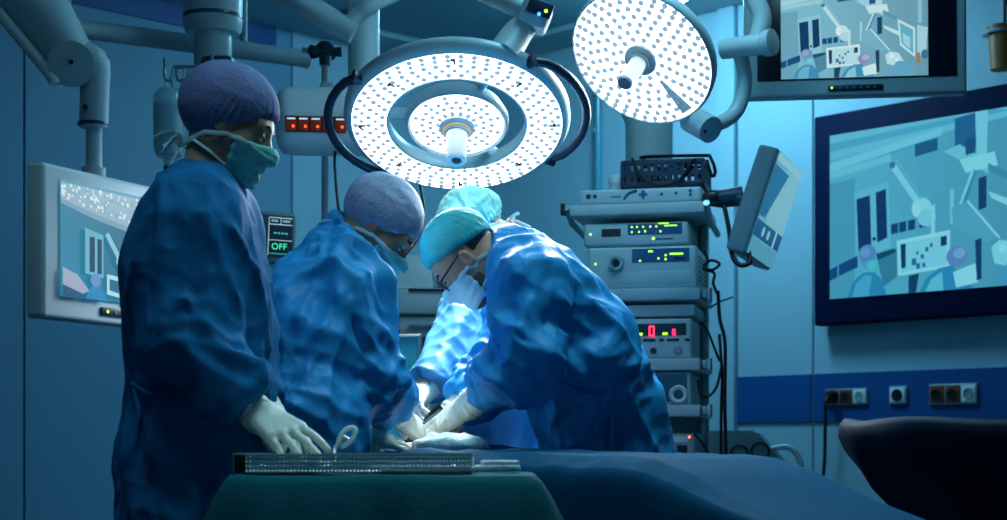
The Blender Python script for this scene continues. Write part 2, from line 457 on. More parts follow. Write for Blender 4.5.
# ---------------------------------------------------------------- head, cap, mask
def head_sdf(q, male=False):
    qa = q.copy(); qa[:, 1] = np.abs(qa[:, 1])
    d = smin(ell(q, (-.012, 0, .035), (.098, .077, .086)), ell(q, (.03, 0, -.03), (.064, .064, .09)), .03)
    jw = .025 if male else .021
    d = smin(d, rcone(qa, (.005, .045, -.055), (.07, .014, -.1), jw, jw * .9), .03)
    d = smin(d, rcone(qa, (.072, 0, .02), (.07, .04, .018), .022, .018), .02)
    d = smax(d, -ell(qa, (.098, .033, .0), (.014, .019, .012)), .012)
    d = smin(d, ell(qa, (.076, .033, -.001), (.014, .0145, .0135)), .004)
    d = smin(d, rcone(q, (.088, 0, .004), (.112, 0, -.036), .008, .0125), .012)
    d = smin(d, rcone(qa, (.098, 0, -.042), (.094, .012, -.042), .009, .008), .008)
    d = smin(d, ell(q, (.088, 0, -.068), (.014, .025, .011)), .012)
    d = smin(d, ell(q, (.082, 0, -.1), (.02, .022, .017)), .02)
    d = smin(d, rcone(qa, (.045, .05, -.03), (.055, .035, -.05), .02, .018), .03)
    if not male: return smin(d, ell(qa, (.0, .076, -.008), (.018, .008, .028)), .01)      # ears pressed flat under the cap
    e = ell(qa, (.004, .085, -.014), (.017, .0115, .029)); e = smax(e, -ell(qa, (.008, .097, -.009), (.011, .011, .022)), .003)
    return smin(d, e, .008)

def strap(mb, sdf, pts, r, off=.003, steps=7):
    """a tie laid on the head: points are pushed out onto the surface"""
    out = []
    for i in range(len(pts) - 1):
        for k in range(steps):
            t = k / steps; out.append(A3(pts[i]) * (1 - t) + A3(pts[i + 1]) * t)
    out.append(A3(pts[-1])); p = np.array(out)
    e = 1e-3
    for _ in range(6):
        d = sdf(p); g = np.stack([(sdf(p + np.eye(3)[k] * e) - d) / e for k in range(3)], 1)
        g /= np.linalg.norm(g, axis=1)[:, None] + 1e-9
        mv = np.maximum(off - d, 0); p = p + g * mv[:, None]
    mb.tube([tuple(x) for x in p], r, 6, flat=.45)

FING = [(.090, .030, .072, .0088), (.095, .009, .080, .0090), (.091, -.012, .074, .0086), (.083, -.031, .058, .0078)]
def hand_sdf(q, curl, side, thumb=.0, spread=0.):
    """fingers along +x, palm towards -z, thumb on side*+y"""
    q = q.copy(); q[:, 1] *= side
    d = rcone(q, (-.01, 0, 0), (.03, 0, 0), .027, .024)
    for (kx, ky, L, r) in FING:
        d = smin(d, rcone(q, (.015, ky * .55, 0), (kx, ky, .002), .019, .0125), .012)
    d = smin(d, ell(q, (.04, .024, -.008), (.032, .018, .015)), .012)
    for i, (kx, ky, L, r) in enumerate(FING):
        a = 0; p = np.array([kx, ky, .002]); segs = [L * .45, L * .31, L * .24]
        c = curl[i] if hasattr(curl, '__len__') else curl
        sp = spread * (1.5 - i) * .12; fd = None; rr = r
        for k, s in enumerate(segs):
            a += c * (.8, 1.1, .7)[k]
            nx = p + s * np.array([math.cos(a) * math.cos(sp), math.cos(a) * math.sin(sp), -math.sin(a)])
            e = rcone(q, p, nx, rr, rr * .92); fd = e if fd is None else np.minimum(fd, e); p = nx; rr *= .92
        d = smin(d, fd, .0045)
    t0 = (.022, .024, -.006); t1 = (.055, .046 + .004 * (1 - thumb), -.014 - .014 * thumb); t2 = (.086, .05 - .014 * thumb, -.022 - .03 * thumb); t3 = (.108, .046 - .03 * thumb, -.026 - .038 * thumb)
    d = smin(d, chain(q, [t0, t1, t2, t3], [.016, .0125, .0105, .0088], .004), .008)
    return d

def frame3(fwd, nrm):
    x = A3(fwd); x /= np.linalg.norm(x); z = A3(nrm); z = z - x * z.dot(x); z /= np.linalg.norm(z)
    return np.stack([x, np.cross(z, x), z])        # rows: local axes in world

def person(name, label, base, head_c, face, pitch, neck_base, torso, lat, arms, hands, gown_m, cap, male=False, extras=None, lines=(), fold=.011, seed=1, hem=.32, hz=.9, grain=(0, 0, 1), grain2=(.6, 0, -.8)):
    base = A3(base); root = empty(name, base, 0, label, 'person')
    face = A3(face); face /= np.linalg.norm(face); lat = A3(lat)
    pr = math.radians(pitch); fw = face * math.cos(pr) + np.array([0, 0, -math.sin(pr)])
    lf = np.cross([0, 0, 1], face); up = np.cross(fw, lf); R = np.stack([fw, lf, up]); hc = A3(head_c)
    toL = lambda p: (p - hc) @ R.T / hz
    toW = lambda q: (q * hz) @ R + hc
    hip = A3(torso[-2][0])
    def farm(wp):      # unit vector from a wrist back along its forearm
        a = min(arms, key=lambda t: np.linalg.norm(A3(t[0][-1]) - A3(wp))); v = A3(a[0][-2]) - A3(wp); return v / np.linalg.norm(v)
    # ---- gown
    def gown(p):
        d = None
        for s in (-1, 1):
            e = chain(p, [A3(t) + lat * s * hw for t, r, hw in torso], [r for t, r, hw in torso], .05)
            d = e if d is None else smin(d, e, .12)
        for pts, rs in arms:
            e = chain(p, pts, rs, .045)
            wp = A3(min(hands, key=lambda t: np.linalg.norm(A3(t[0]) - A3(pts[-1])))[0]); fr = farm(wp)      # open sleeve end
            e = np.where(np.linalg.norm(p - wp, axis=1) < .16, smax(e, -((p - wp) @ fr) + .03, .006), e)
            d = smin(d, e, .035)
        c = A3(torso[0][0]); 
        d = smax(d, -(p[:, 2] - hem), .01)
        # neck opening
        nd = A3(neck_base); d = smax(d, -rcone(p, nd + (toW(np.array([[-.02, 0, -.05]]))[0] - nd) * .15, toW(np.array([[-.02, 0, -.03]]))[0], .055, .075), .012)
        return d
    allp = [A3(t) for t, r, hw in torso] + [A3(q) for pts, rs in arms for q in pts]
    lo = np.min(allp, 0) - .3; hi = np.max(allp, 0) + .26; lo[2] = hem - .03
    v, f = nets(gown, lo, hi, .0068)
    n = vnormals(v, f)
    ln = []
    for pxs, wd, am in lines:
        q = [raysurf(gown, x, y, base[1] - .7, base[1] + .6) for x, y in pxs]; q = [x for x in q if x is not None]
        if len(q) > 1: ln.append((q, wd, am))
    dz = np.clip((v[:, 2] - hem) / .05, .0, 1)
    disp = crumple(v, seed, None, 8.5, fold, grain, .34, 3, .5) + crumple(v, seed + 5, None, 12, fold * .5, grain2, .3, 2, .5) + ridges(v, ln)
    # gathers round the sleeve ends and across the elbows
    for pts, rs in arms:
        for k in range(1, len(pts)):
            a, b = A3(pts[k - 1]), A3(pts[k]); ax = (b - a) / np.linalg.norm(b - a)
            t = (v - b) @ ax; rr = np.linalg.norm(v - b, axis=1); g = np.exp(-(rr / .11) ** 2)
            disp += g * .0055 * (1 - 2 * np.abs(np.sin((t + .1 * vnoise(v * 7 + seed) + .03 * vnoise(v * 17 + seed)) * 52)))
    v = v + n * (disp * dz)[:, None]
    v = relax(v, f, 1, .2)
    npmesh('gown', v, f, gown_m, root, base)
    # ---- body: one continuous surface with head, neck, trunk, arms, legs and feet
    leg0 = [hip + lat * s * .085 for s in (-1, 1)]
    def body(p):
        d = None
        for s in (-1, 1):
            e = chain(p, [A3(t) + lat * s * hw * .8 for t, r, hw in torso[:-1]], [max(r - .045, .04) for t, r, hw in torso[:-1]], .05)
            d = e if d is None else smin(d, e, .1)
        for pts, rs in arms:
            d = smin(d, chain(p, pts, [.055, .042, .028][:len(pts)] if len(pts) == 3 else [.05] * len(pts), .03), .03)
        for s, a in zip((-1, 1), leg0):
            ft = np.array([a[0], a[1], .0]) * 1.0; ft[2] = .06
            ft[:2] = base[:2] + lat[:2] * s * .1
            kn = (a + ft) / 2 + face * .02
            d = smin(d, chain(p, [a, kn, ft], [.085, .058, .042], .03), .04)
            d = smin(d, rcone(p, ft + [0, 0, -.02] - face * .03, ft + face * .15 + [0, 0, -.03], .04, .03), .03)
        bn = np.linalg.norm(p - hc, axis=1) < .3
        nk = rcone(p, toW(np.array([[-.028, 0, -.05]]))[0], neck_base, .054 if male else .046, .06 if male else .052)
        d = smin(d, nk, .04)
        h = np.full(len(p), 1.); 
        if bn.any(): h[bn] = head_sdf(toL(p[bn]), male) * hz
        return smin(d, np.where(bn, h, np.linalg.norm(p - hc, axis=1) - .1), .025)
    lo2 = np.minimum(lo, hc - .17); hi2 = np.maximum(hi - .12, hc + .17); lo2[2] = -.02
    v, f = nets(body, lo2, hi2, .0052)
    npmesh('body', v, f, MATS['skin'], root, base)
    hs = lambda q: head_sdf(q, male)
    def shape(nm, fn, lo, hi, h, m, wr=None, it=0):
        v, f = nets(fn, lo, hi, h)
        if wr is not None: v = v + vnormals(v, f) * wr(v)[:, None]
        if it: v = relax(v, f, it)
        return npmesh(nm, toW(v), f, m, root, base)
    # ---- cap
    cs, capm, z0, z1 = cap['size'], cap['mat'], cap.get('front', .048), cap.get('back', -.055)
    cn = np.array([-(z0 - z1), 0, .18]); cn /= np.linalg.norm(cn); c0 = np.array([.09, 0, z0])
    def capf(q):
        d = smin(ell(q, cap.get('c', (-.02, 0, .038)), cs), ell(q, (-.011, 0, .035), (.104, .083, .092)), .02)
        return smax(d, -((q - c0) @ cn), .012)
    def capw(q):
        t = (q - c0) @ cn; th = np.arctan2(q[:, 1], q[:, 0] + .015)
        g = np.exp(-np.maximum(t, 0) / .035)
        return crumple(q, seed + 2, (1, 1, 1), 22, cap['fold']) + g * cap['pleat'] * np.sin(th * 34 + 4 * vnoise(q * 20)) 
    shape('surgical_cap', capf, (-.16, -.13, -.12), (.15, .13, .18), .0036, capm, capw, 1)
    # ---- mask
    def maskf(q):
        qa = q.copy(); qa[:, 1] = np.abs(qa[:, 1])
        d = smin(ell(q, (.034, 0, -.045), (.075, .067, .085)), rcone(q, (.09, 0, -.012), (.113, 0, -.036), .012, .017), .035)
        d = smin(d, hs(q) - .004, .012)
        top = q[:, 2] + .018 + (.1 - q[:, 0]) * .25
        d = smax(d, top, .005); d = smax(d, .036 + np.abs(q[:, 2] + .06) * .12 - q[:, 0], .006)
        return smax(d, -(q[:, 2] + .122), .012)
    shape('face_mask', maskf, (-.01, -.1, -.145), (.15, .1, .03), .003, MATS[cap.get('mask', 'mask')], lambda q: .0016 * np.sin(q[:, 2] * 260 + q[:, 0] * 60) * (q[:, 2] < -.03) + crumple(q, seed, (1, 1, 1), 24, .0022))
    kn = cap.get('knot', (-.085, 0, -.06)); mb = MB()
    both = lambda q: np.minimum(np.minimum(hs(q), rcone(q, (-.028, 0, -.05), toL(A3(neck_base)[None])[0], .05, .056)), maskf(q))
    capd = lambda q: np.minimum(both(q), capf(q))
    for s in (-1, 1):
        strap(mb, capd, [(.062, s * .055, -.032), (.02, s * .083, -.03), (-.03, s * .075, -.045), (kn[0], s * .02, kn[2])], .0058)
        strap(mb, both, [(.045, s * .05, -.092), (-.01, s * .066, -.078), (-.05, s * .055, -.068), (kn[0], s * .012, kn[2] - .008)], .0052)
        for tl in cap.get('tails', [(-.03, .02, -.05), (-.055, .03, -.02)]):
            a = A3((kn[0] - .006, s * .008, kn[2])); b = a + A3((tl[0] * .5, s * tl[1], tl[2] * .25 + .012)); c = a + A3((tl[0], s * tl[1] * 1.4, tl[2]))
            mb.tube([tuple(a), tuple(b), tuple(c)], .006, 6, smooth=5, flat=.4)
        mb.tube([(kn[0], 0, kn[2]), (kn[0] - .018, s * .016, kn[2] + .012), (kn[0] - .022, s * .03, kn[2] - .004), (kn[0] - .004, s * .006, kn[2] - .004)], .0055, 6, smooth=5, flat=.5)
    bmesh.ops.transform(mb.bm, matrix=Matrix.Translation(Vector(hc - base)) @ Matrix([tuple(r) for r in R.T * hz]).to_4x4(), verts=mb.bm.verts)
    mb.build('mask_ties', MATS['tie'], root)
    # ---- eyes, lashes, brows
    Mh = Matrix.Translation(Vector(hc - base)) @ Matrix([tuple(r) for r in R.T * hz]).to_4x4()
    for s in (-1, 1):
        mb = MB(); mb.lathe([(0, .0118), (.004, .0112), (.008, .0088), (.0112, .004), (.012, 0), (.0085, -.0085), (0, -.012)], 14, (.0795, s * .033, -.002), basis((1, 0, -.5)))
        bmesh.ops.transform(mb.bm, matrix=Mh, verts=mb.bm.verts); e = mb.build('eye', MATS['eye'], root)
        mb = MB(); mb.tube([(.088, s * .018, -.004), (.0945, s * .033, -.006), (.085, s * .048, -.003)], [.0012, .003, .0012], 6, smooth=4, flat=.6)
        bmesh.ops.transform(mb.bm, matrix=Mh, verts=mb.bm.verts); mb.build('eyelashes', MATS['hair'], root)
        mb = MB(); mb.tube([(.096, s * .015, .019), (.094, s * .033, .024), (.08, s * .052, .019)], [.003, .004, .002], 6, smooth=4, flat=.6)
        bmesh.ops.transform(mb.bm, matrix=Mh, verts=mb.bm.verts); mb.build('eyebrow', MATS['hair'], root)
    # ---- gloves
    for (wp, fd, nr, curl, side, thumb, sc, cuff) in hands:
        Fm = frame3(fd, nr); wp = A3(wp); fl = Fm @ farm(wp)
        def gl(q):
            d = hand_sdf(q / sc, curl, side, thumb, .9) * sc
            return smin(d, rcone(q, (.01, 0, 0), fl * cuff, .028 * sc, .047), .02)
        v, f = nets(gl, (-cuff - .06, -.15, -.16), (.24, .15, .16), .0029)
        v = v + vnormals(v, f) * (crumple(v, seed + 3, (1.5, .6, .6), 26, .0022) + .0011 * np.sin(v[:, 0] * 420 + 6 * vnoise(v * 30)) * (v[:, 0] < .02))[:, None]
        npmesh('glove', v @ Fm + wp, f, MATS['glove'], root, base)
    # ---- trousers end and shoes
    for s in (-1, 1):
        ft = np.array([*(base[:2] + lat[:2] * s * .1), .03])
        kn_ = (leg0[0 if s < 0 else 1] + ft) / 2
        mb = MB(); mb.tube([ft - base + [0, 0, .06], (ft * .7 + kn_ * .3) - base, kn_ - base], [.075, .08, .085], 18); mb.build('trouser_leg', MATS['scrub'], root)
        fm = Matrix((tuple(face), tuple(np.cross([0, 0, 1], face)), (0, 0, 1))).transposed()
        mb = MB(); mb.box((0, 0, 0), (.27, .1, .075), .034, seg=4); mb.box((-.0, 0, -.036), (.275, .104, .02), .009)
        bmesh.ops.transform(mb.bm, matrix=Matrix.Translation(Vector(ft - base + face * .05 + [0, 0, .017])) @ fm.to_4x4(), verts=mb.bm.verts); mb.build('shoe', MATS['shoe'], root)
    if extras: extras(root, base, toW, toL, R, hc, hs, shape, Mh)
    return root, gown

# ================================================================ materials
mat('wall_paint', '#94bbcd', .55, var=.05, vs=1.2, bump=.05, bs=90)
mat('wall_band', '#16508f', .35, var=.06, vs=3)
mat('floor_vinyl', '#33505e', .35, var=.1, vs=14)
mat('ceiling_paint', '#86aab6', .7, var=.04, vs=2)
mat('joint', '#5d7d86', .6, var=0)
mat('white_plastic', '#dfe8ea', .38, var=.04, vs=8)
mat('grey_plastic', '#8fa6ad', .42, var=.05, vs=8)
mat('device_grey', '#c4d4d8', .4, var=.05, vs=9)
mat('dark_plastic', '#0c1926', .4, var=.1, vs=20)
mat('navy_plastic', '#12304e', .45, var=.1, vs=20)
mat('panel_blue', '#2f5f92', .35, var=.05, vs=20)
mat('black_rubber', '#06090d', .5, var=.1, vs=20)
mat('steel', '#b9c2c6', .28, metal=1., var=.08, vs=30)
mat('dark_steel', '#5a666c', .35, metal=1., var=.1, vs=30)
mat('aluminium', '#aebfc4', .38, metal=.6, var=.06, vs=12)
mat('lamp_housing', '#b9cbd1', .35, var=.04, vs=6)
mat('lamp_handle', '#183047', .4, var=.08, vs=12)
mat('lamp_face', '#dfeef2', .4, emit=(.86, .97, 1.), es=7, var=0)
mat('led_lens', '#3f5f78', .12, emit=(.45, .68, .85), es=.55, var=0, coat=.6)
mat('led_lens_dark', '#24384a', .2, var=0)
mat('skin', '#c09076', .5, var=.12, vs=40, bump=.06, bs=160, sss=.15)
mat('patient_skin', '#b98a6a', .5, var=.12, vs=30, bump=.06, bs=140)
mat('wound', '#8a2f28', .3, var=.3, vs=60)
mat('eye', '#d8d8d4', .2, var=0)
mat('hair', '#1a1512', .55, var=.2, vs=60)
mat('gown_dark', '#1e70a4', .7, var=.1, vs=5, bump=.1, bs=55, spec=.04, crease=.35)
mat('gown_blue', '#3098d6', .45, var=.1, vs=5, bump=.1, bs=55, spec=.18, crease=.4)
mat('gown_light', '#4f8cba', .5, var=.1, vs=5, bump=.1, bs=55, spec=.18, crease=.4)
mat('cap_lilac', '#b2b5d4', .7, var=.12, vs=22, bump=.25, bs=120)
mat('cap_lilac_dark', '#6d74a4', .7, var=.14, vs=22, bump=.25, bs=120)
mat('cap_green', '#2fb0b4', .7, var=.1, vs=22, bump=.2, bs=120)
mat('cap_mint', '#6cc6c4', .7, var=.14, vs=30, bump=.25, bs=120)
mat('mask', '#7fd6d0', .7, var=.08, vs=30, bump=.15, bs=150)
mat('mask_white', '#e2f2f1', .7, var=.06, vs=30, bump=.15, bs=150)
mat('tie', '#d3e6e8', .7, var=.06, vs=30)
mat('glove', '#e6e3d4', .42, var=.06, vs=20, bump=.08, bs=90)
mat('scrub', '#1d4e7c', .7, var=.1, vs=10)
mat('shoe', '#c9d2d4', .5, var=.05, vs=10)
mat('drape_blue', '#0c5274', .8, var=.1, vs=5, bump=.1, bs=60, spec=.08)
mat('drape_green', '#105f6a', .85, var=.1, vs=6, bump=.15, bs=80, spec=.08)
mat('drape_teal', '#2f9fb0', .75, var=.08, vs=5, bump=.15, bs=60)
mat('drape_navy', '#06203a', .6, var=.15, vs=6, bump=.1, bs=50, spec=.25)
mat('gauze', '#e6f2f2', .8, var=.1, vs=30, bump=.4, bs=140)
mat('screen_black', '#071225', .25, var=0)
mat('frame_navy', '#06183a', .6, var=0, spec=.06)
mat('red_panel', '#7a2016', .4, emit='#8a3818', es=.16, var=.15, vs=40)
mat('red_led', '#ff5038', .3, emit='#ff4a24', es=3, var=0)
mat('orange_led', '#ff8050', .3, emit='#ff6a38', es=4, var=0)
mat('green_led', '#b8ff40', .3, emit='#a8f030', es=2.2, var=0)
mat('green_lcd', '#40e0a0', .3, emit='#48e0a8', es=1.2, var=0)
mat('red_digit', '#ff4068', .3, emit='#ff2a55', es=3.5, var=0)
mat('white_print', '#cfe8ef', .4, emit='#bfe0ec', es=.8, var=0)
mat('blue_led', '#4aa0ff', .3, emit='#3a90ff', es=3, var=0)
mat('socket_brown', '#7a3c22', .4, var=.1, vs=40)
mat('clear_plastic', '#a9ccd4', .15, var=0, trans=.35, alpha=.6)
mat('amber_plastic', '#a06a28', .45, var=.08, vs=20)
mat('diffuser', '#bfe6f2', .5, emit=(.33, .82, 1.), es=2.0, var=0)
mat('tray_steel', '#dfe8ea', .4, metal=.35, var=.1, vs=60)

# ================================================================ the room
RA = np.array([1.735, 7.0]); RD = np.array([.6987, -.7153])       # right wall: a point and its direction
LC = np.array([-.187, 8.96]); LD = np.array([-.7153, -.6987])     # room corner, left wall direction
RN = np.array([-.7153, -.6987]); LN = np.array([.6987, -.7153])   # normals into the room
def hit(px, py, A, N, off):
    k = (px - 503.5) / F; a = A + N * off
    d = (a @ N) / (np.array([k, 1.]) @ N); return P(px, py, d)
def onR(px, py, off=0.): return hit(px, py, RA, RN, off)
def onL(px, py, off=0.): return hit(px, py, LC, LN, off)
def wall_mtx(xdir):                                              # local x along the wall, y away from the room, z up
    x = Vector((xdir[0], xdir[1], 0)).normalized(); z = Vector((0, 0, 1)); y = z.cross(x)
    return Matrix((x, y, z)).transposed().to_4x4()
MR = wall_mtx(RD); ML = wall_mtx(-LD)
def struct(o): o['kind'] = 'structure'; return o
mb = MB(); mb.box((0, 3.6, -.05), (13, 16, .1)); struct(mb.build('floor', MATS['floor_vinyl'], smooth=False))
mb = MB(); mb.box((0, 5.6, CEIL + .06), (11, 10.5, .12)); ceil = struct(mb.build('ceiling', MATS['ceiling_paint'], smooth=False))
# recessed laminar-flow field and added fill lights at the ceiling
def ceilpt(px, py): d = (CEIL - CAMH) * F / (HZ - py); return P(px, py, d)
c0 = ceilpt(472, 50); a0 = ceilpt(396, 33); 
ed = (a0 - c0)[:2]; ed /= np.linalg.norm(ed); fd = np.array([-ed[1], ed[0]]); fd = fd if fd[1] < 0 else -fd
qs = [c0[:2], c0[:2] + ed * .95, c0[:2] + ed * .95 + fd * 2.4, c0[:2] + fd * 2.4]
mb = MB(); mb.mesh([(*q, CEIL - .004) for q in qs] + [(*q, CEIL + .02) for q in qs], [(0, 1, 2, 3), (4, 7, 6, 5)] + [(i, (i + 1) % 4, (i + 1) % 4 + 4, i + 4) for i in range(4)])
mb.build('airflow_panel', mat('airflow_grey', '#5f8f9e', .7, var=.04), ceil, smooth=False)
for i in range(4):
    a, b = qs[i], qs[(i + 1) % 4]; mb = MB(); mb.tube([(*a, CEIL - .012), (*b, CEIL - .012)], .018, 4); mb.build('airflow_frame', MATS['ceiling_paint'], ceil, smooth=False)
for di, (dx, dy, de) in enumerate(FILL_DOMES):
    dm = empty('dome_lamp', (dx, dy, CEIL), 0, ['round opal dome lamp on the ceiling near the corner of the room', 'round opal dome lamp on the ceiling above the operating table'][di], 'ceiling light')
    mb = MB(); mb.lathe([(0, 0), (.3, 0), (.31, -.02), (.3, -.03), (0, -.03)], 40); mb.build('base_plate', MATS['white_plastic'], dm)
    mb = MB(); mb.lathe([(.28, -.03), (.275, -.08), (.25, -.13), (.19, -.175), (.1, -.2), (0, -.205)], 36); mb.build('opal_dome', mat('opal_%d' % di, '#bfe6f2', .5, emit=(.30, .76, 1.), es=de, var=0), dm)
for i, (lx, ly, le, ls) in enumerate(FILL_PANELS):
    e = empty('ceiling_light', (lx, ly, CEIL), 0, ['square recessed ceiling light above the instrument table', 'square recessed ceiling light above the standing nurse'][i], 'ceiling light', 'recessed ceiling lights')
    mb = MB()
    for s in (-1, 1): mb.box((s * .3, 0, -.015), (.04, .64, .03), .005); mb.box((0, s * .3, -.015), (.56, .04, .03), .005)
    mb.build('frame', MATS['white_plastic'], e)
    mb = MB(); mb.box((0, 0, -.012), (.56, .56, .01)); mb.build('diffuser', MATS['diffuser'], e)

# right wall: slabs with joints, proud blue band
def lenR(p): return float((p[:2] - RA) @ RD)
xs = [-2.9] + [lenR(onR(x, 300)) for x in (598, 719, 737, 813)] + [lenR(onR(813, 300)) + 1.3 * k for k in (1, 2, 3)]
wr = empty('wall_right', (RA[0], RA[1], 0), mtx=MR); struct(wr)
mb = MB(); mb.box(((xs[0] + xs[-1]) / 2, .1, CEIL / 2), (xs[-1] - xs[0], .12, CEIL)); mb.build('wall_core', MATS['joint'], wr, smooth=False)
bz0 = onR(737, 423)[2]; bz1 = onR(737, 377)[2]
for i in range(len(xs) - 1):
    x0, x1 = xs[i] + .004, xs[i + 1] - .004
    mb = MB(); th = .062 if i == 2 else .04
    mb.box(((x0 + x1) / 2, .04 - th / 2, CEIL / 2), (x1 - x0, th, CEIL), .004); mb.build('wall_panel', MATS['wall_paint'], wr, smooth=False)
    if i >= 3:
        mb = MB(); mb.box(((x0 + x1) / 2, -.004, (bz0 + bz1) / 2), (x1 - x0 - .004, .012, bz1 - bz0), .002); mb.build('wall_band', MATS['wall_band'], wr, smooth=False)
# left wall
wl = empty('wall_left', (LC[0], LC[1], 0), mtx=ML); struct(wl)
mb = MB(); mb.box((-2.6, .1, CEIL / 2), (5.6, .12, CEIL)); mb.build('wall_core', MATS['joint'], wl, smooth=False)
lx = [-5.3, -3.9, -2.6, -1.3, -.0]
e1 = float((onL(292, 200)[:2] - LC) @ -LD); lx = [-5.3, -4.0, -2.7, e1, .0]
for i in range(4):
    mb = MB(); mb.box(((lx[i] + lx[i + 1]) / 2, .02, CEIL / 2), (lx[i + 1] - lx[i] - .008, .04, CEIL), .004); mb.build('wall_panel', MATS['wall_paint'] if i == 3 else mat('wall_paint_blue', '#6595b2', .55, var=.05, vs=1.2, bump=.05, bs=90), wl, smooth=False)  # panels left of the last joint have a darker, bluer tone
# dark blue strip under the ceiling of the left wall
t1 = onL(275, 28); t0 = onL(275, 47)
x1 = float((t1[:2] - LC) @ -LD)
mb = MB(); mb.box(((x1 - 5.2) / 2, -.006, (t0[2] + t1[2]) / 2 + .01), (x1 + 5.2, .014, t1[2] - t0[2] + .02), .003); mb.build('wall_band', MATS['wall_band'], wl, smooth=False)

# ================================================================ surgical lamps
def lamp_frame(c, n): return empty
def lens(name='led_lens', r=.0078):
    mb = MB(); mb.lathe([(0, .005), (r * .5, .0042), (r * .85, .0022), (r, 0)], 8); 
    bm = mb.bm; bmesh.ops.recalc_face_normals(bm, faces=bm.faces); me = bpy.data.meshes.new(name); bm.to_mesh(me); bm.free()
    me.polygons.foreach_set('use_smooth', [True] * len(me.polygons)); me.materials.append(MATS['led_lens']); return me
def put(name, me, parent, loc, sc=1.):
    o = bpy.data.objects.new(name, me); COL.objects.link(o); o.parent = parent; o.location = loc; o.scale = (sc,) * 3; return o
LENS = lens()
B1 = basis(LAMP1_N, (0, 0, 1)) @ Matrix.Scale(1.041, 4)
l1 = empty('surgical_lamp', LAMP1_C, 0, 'large ring-shaped surgical lamp with dark bow handles, lit above the surgeons', 'surgical lamp', mtx=B1)
W2L1 = (Matrix.Translation(Vector(LAMP1_C)) @ B1).inverted()
mb = MB(); mb.lathe([(.289, -.001), (.296, -.003), (.306, -.010), (.312, -.022), (.311, -.04), (.292, -.055), (.25, -.068), (.21, -.06), (.190, -.04), (.186, -.012), (.188, .001), (.194, .002), (.196, -.006), (.288, -.006)], 96, closed=True); mb.build('ring_housing', MATS['lamp_housing'], l1, angle=60)
mb = MB(); mb.lathe([(.196, -.005), (.196, -.001), (.288, -.001), (.288, -.005)], 96, closed=True); mb.build('light_ring', MATS['lamp_face'], l1)
mb = MB(); mb.lathe([(.128, -.002), (.134, .005), (.141, -.004), (.143, -.02), (.13, -.045), (.08, -.06), (0, -.062)], 64); mb.build('center_housing', MATS['lamp_housing'], l1, angle=60)
mb = MB(); mb.lathe([(0, -.001), (.128, -.001), (.128, -.006), (0, -.006)], 64); mb.build('light_disc', MATS['lamp_face'], l1)
for k in range(3):
    an = math.radians(60 + 120 * k); c, s = math.cos(an), math.sin(an)
    mb = MB(); mb.tube([(c * .12, s * .12, -.04), (c * .215, s * .215, -.045)], .02, 10, flat=.6); mb.build('spoke', MATS['lamp_housing'], l1)
rows = [(.206, 38), (.224, 42), (.243, 46), (.262, 48), (.279, 50)]
for j, (r, n) in enumerate(rows):
    for k in range(n):
        an = 2 * math.pi * (k + .5 * (j % 2)) / n
        put('led_lens', LENS, l1, (r * math.cos(an), r * math.sin(an), -.001), 1. if j % 2 else 1.15)
for j, (r, n) in enumerate([(.052, 14), (.074, 20), (.096, 24), (.116, 12)]):
    for k in range(n):
        an = 2 * math.pi * (k + .5 * (j % 2)) / n; put('led_lens', LENS, l1, (r * math.cos(an), r * math.sin(an), -.001), 1.05)
for k in range(8):                                   # dark clip marks between the light modules
    an = math.radians(22.5 + 45 * k + 22.5); c, s = math.cos(an), math.sin(an); r = .262 if k % 2 else .24
    mb = MB(); mb.box((c * r, s * r, .001), (.022, .006, .006), .001, rot=Matrix.Rotation(an, 3, 'Z')); mb.box((c * (r + .005) - s * .006, s * (r + .005) + c * .006, .001), (.008, .009, .006), .001, rot=Matrix.Rotation(an, 3, 'Z')); mb.build('clip', MATS['led_lens_dark'], l1)
mb = MB(); mb.lathe([(0, -.002), (.047, -.002), (.05, .012), (.044, .02), (.036, .022), (.034, .03), (0, .03)], 40); mb.build('handle_collar', MATS['lamp_housing'], l1)
mb = MB(); mb.lathe([(.0385, .0), (.0395, .026), (.0385, .028)], 40, (0, 0, 0)); mb.build('amber_ring', mat('amber_ring', '#c9a25a', .4, emit='#c9a25a', es=.6, var=0), l1).location = (0, 0, -.003)
mb = MB(); mb.lathe([(.03, .02), (.029, .06), (.026, .1), (.027, .118), (.024, .122), (.016, .122), (.014, .116), (0, .116)], 32); h = mb.build('sterile_handle', MATS['white_plastic'], l1)
mb = MB(); mb.lathe([(0, .1175), (.013, .1175), (.012, .1205), (0, .121)], 20); mb.build('handle_tip', MATS['dark_plastic'], h)
for s in (-1, 1):                                    # bow handles round the rim
    pts = []
    for k in range(15):
        t = k / 14; an = math.radians(-42 + 84 * t + (8 if s < 0 else 8) - 16 * (s < 0)); rr = .312 + .045 * math.sin(math.pi * min(1, max(0, t))) ** .5
        x, y = rr * math.cos(an), rr * math.sin(an); pts.append((s * x, y, -.02))
    mb = MB(); mb.tube(pts, .0125, 10); mb.build('bow_handle', MATS['lamp_handle'], l1)
    for t in (0, 14):
        q = pts[t]; mb = MB(); mb.tube([(q[0] * .97, q[1] * .97, q[2]), (q[0] * 1.05, q[1] * 1.05, q[2])], .02, 8, flat=.7); mb.build('handle_mount', MATS['lamp_handle'], l1)
def loc1(p): return W2L1 @ Vector(tuple(p))
dd = 4.41
mb = MB(); mb.tube([loc1(P(503, 56, dd - .04)), loc1(P(517, 34, dd)), loc1(P(527, 24, dd))], [.045, .04, .032], 18, smooth=4); mb.build('yoke_mount', MATS['lamp_housing'], l1)
mb = MB(); mb.tube([loc1(P(528, 28, dd)), loc1(P(536, 10, dd))], [.024, .03], 18); mb.build('yoke_neck', MATS['aluminium'], l1)
ctl = MB(); ctl.box((0, 0, 0), (.085, .09, .075), .012, rot=Matrix.Rotation(math.radians(22), 3, 'Y'))
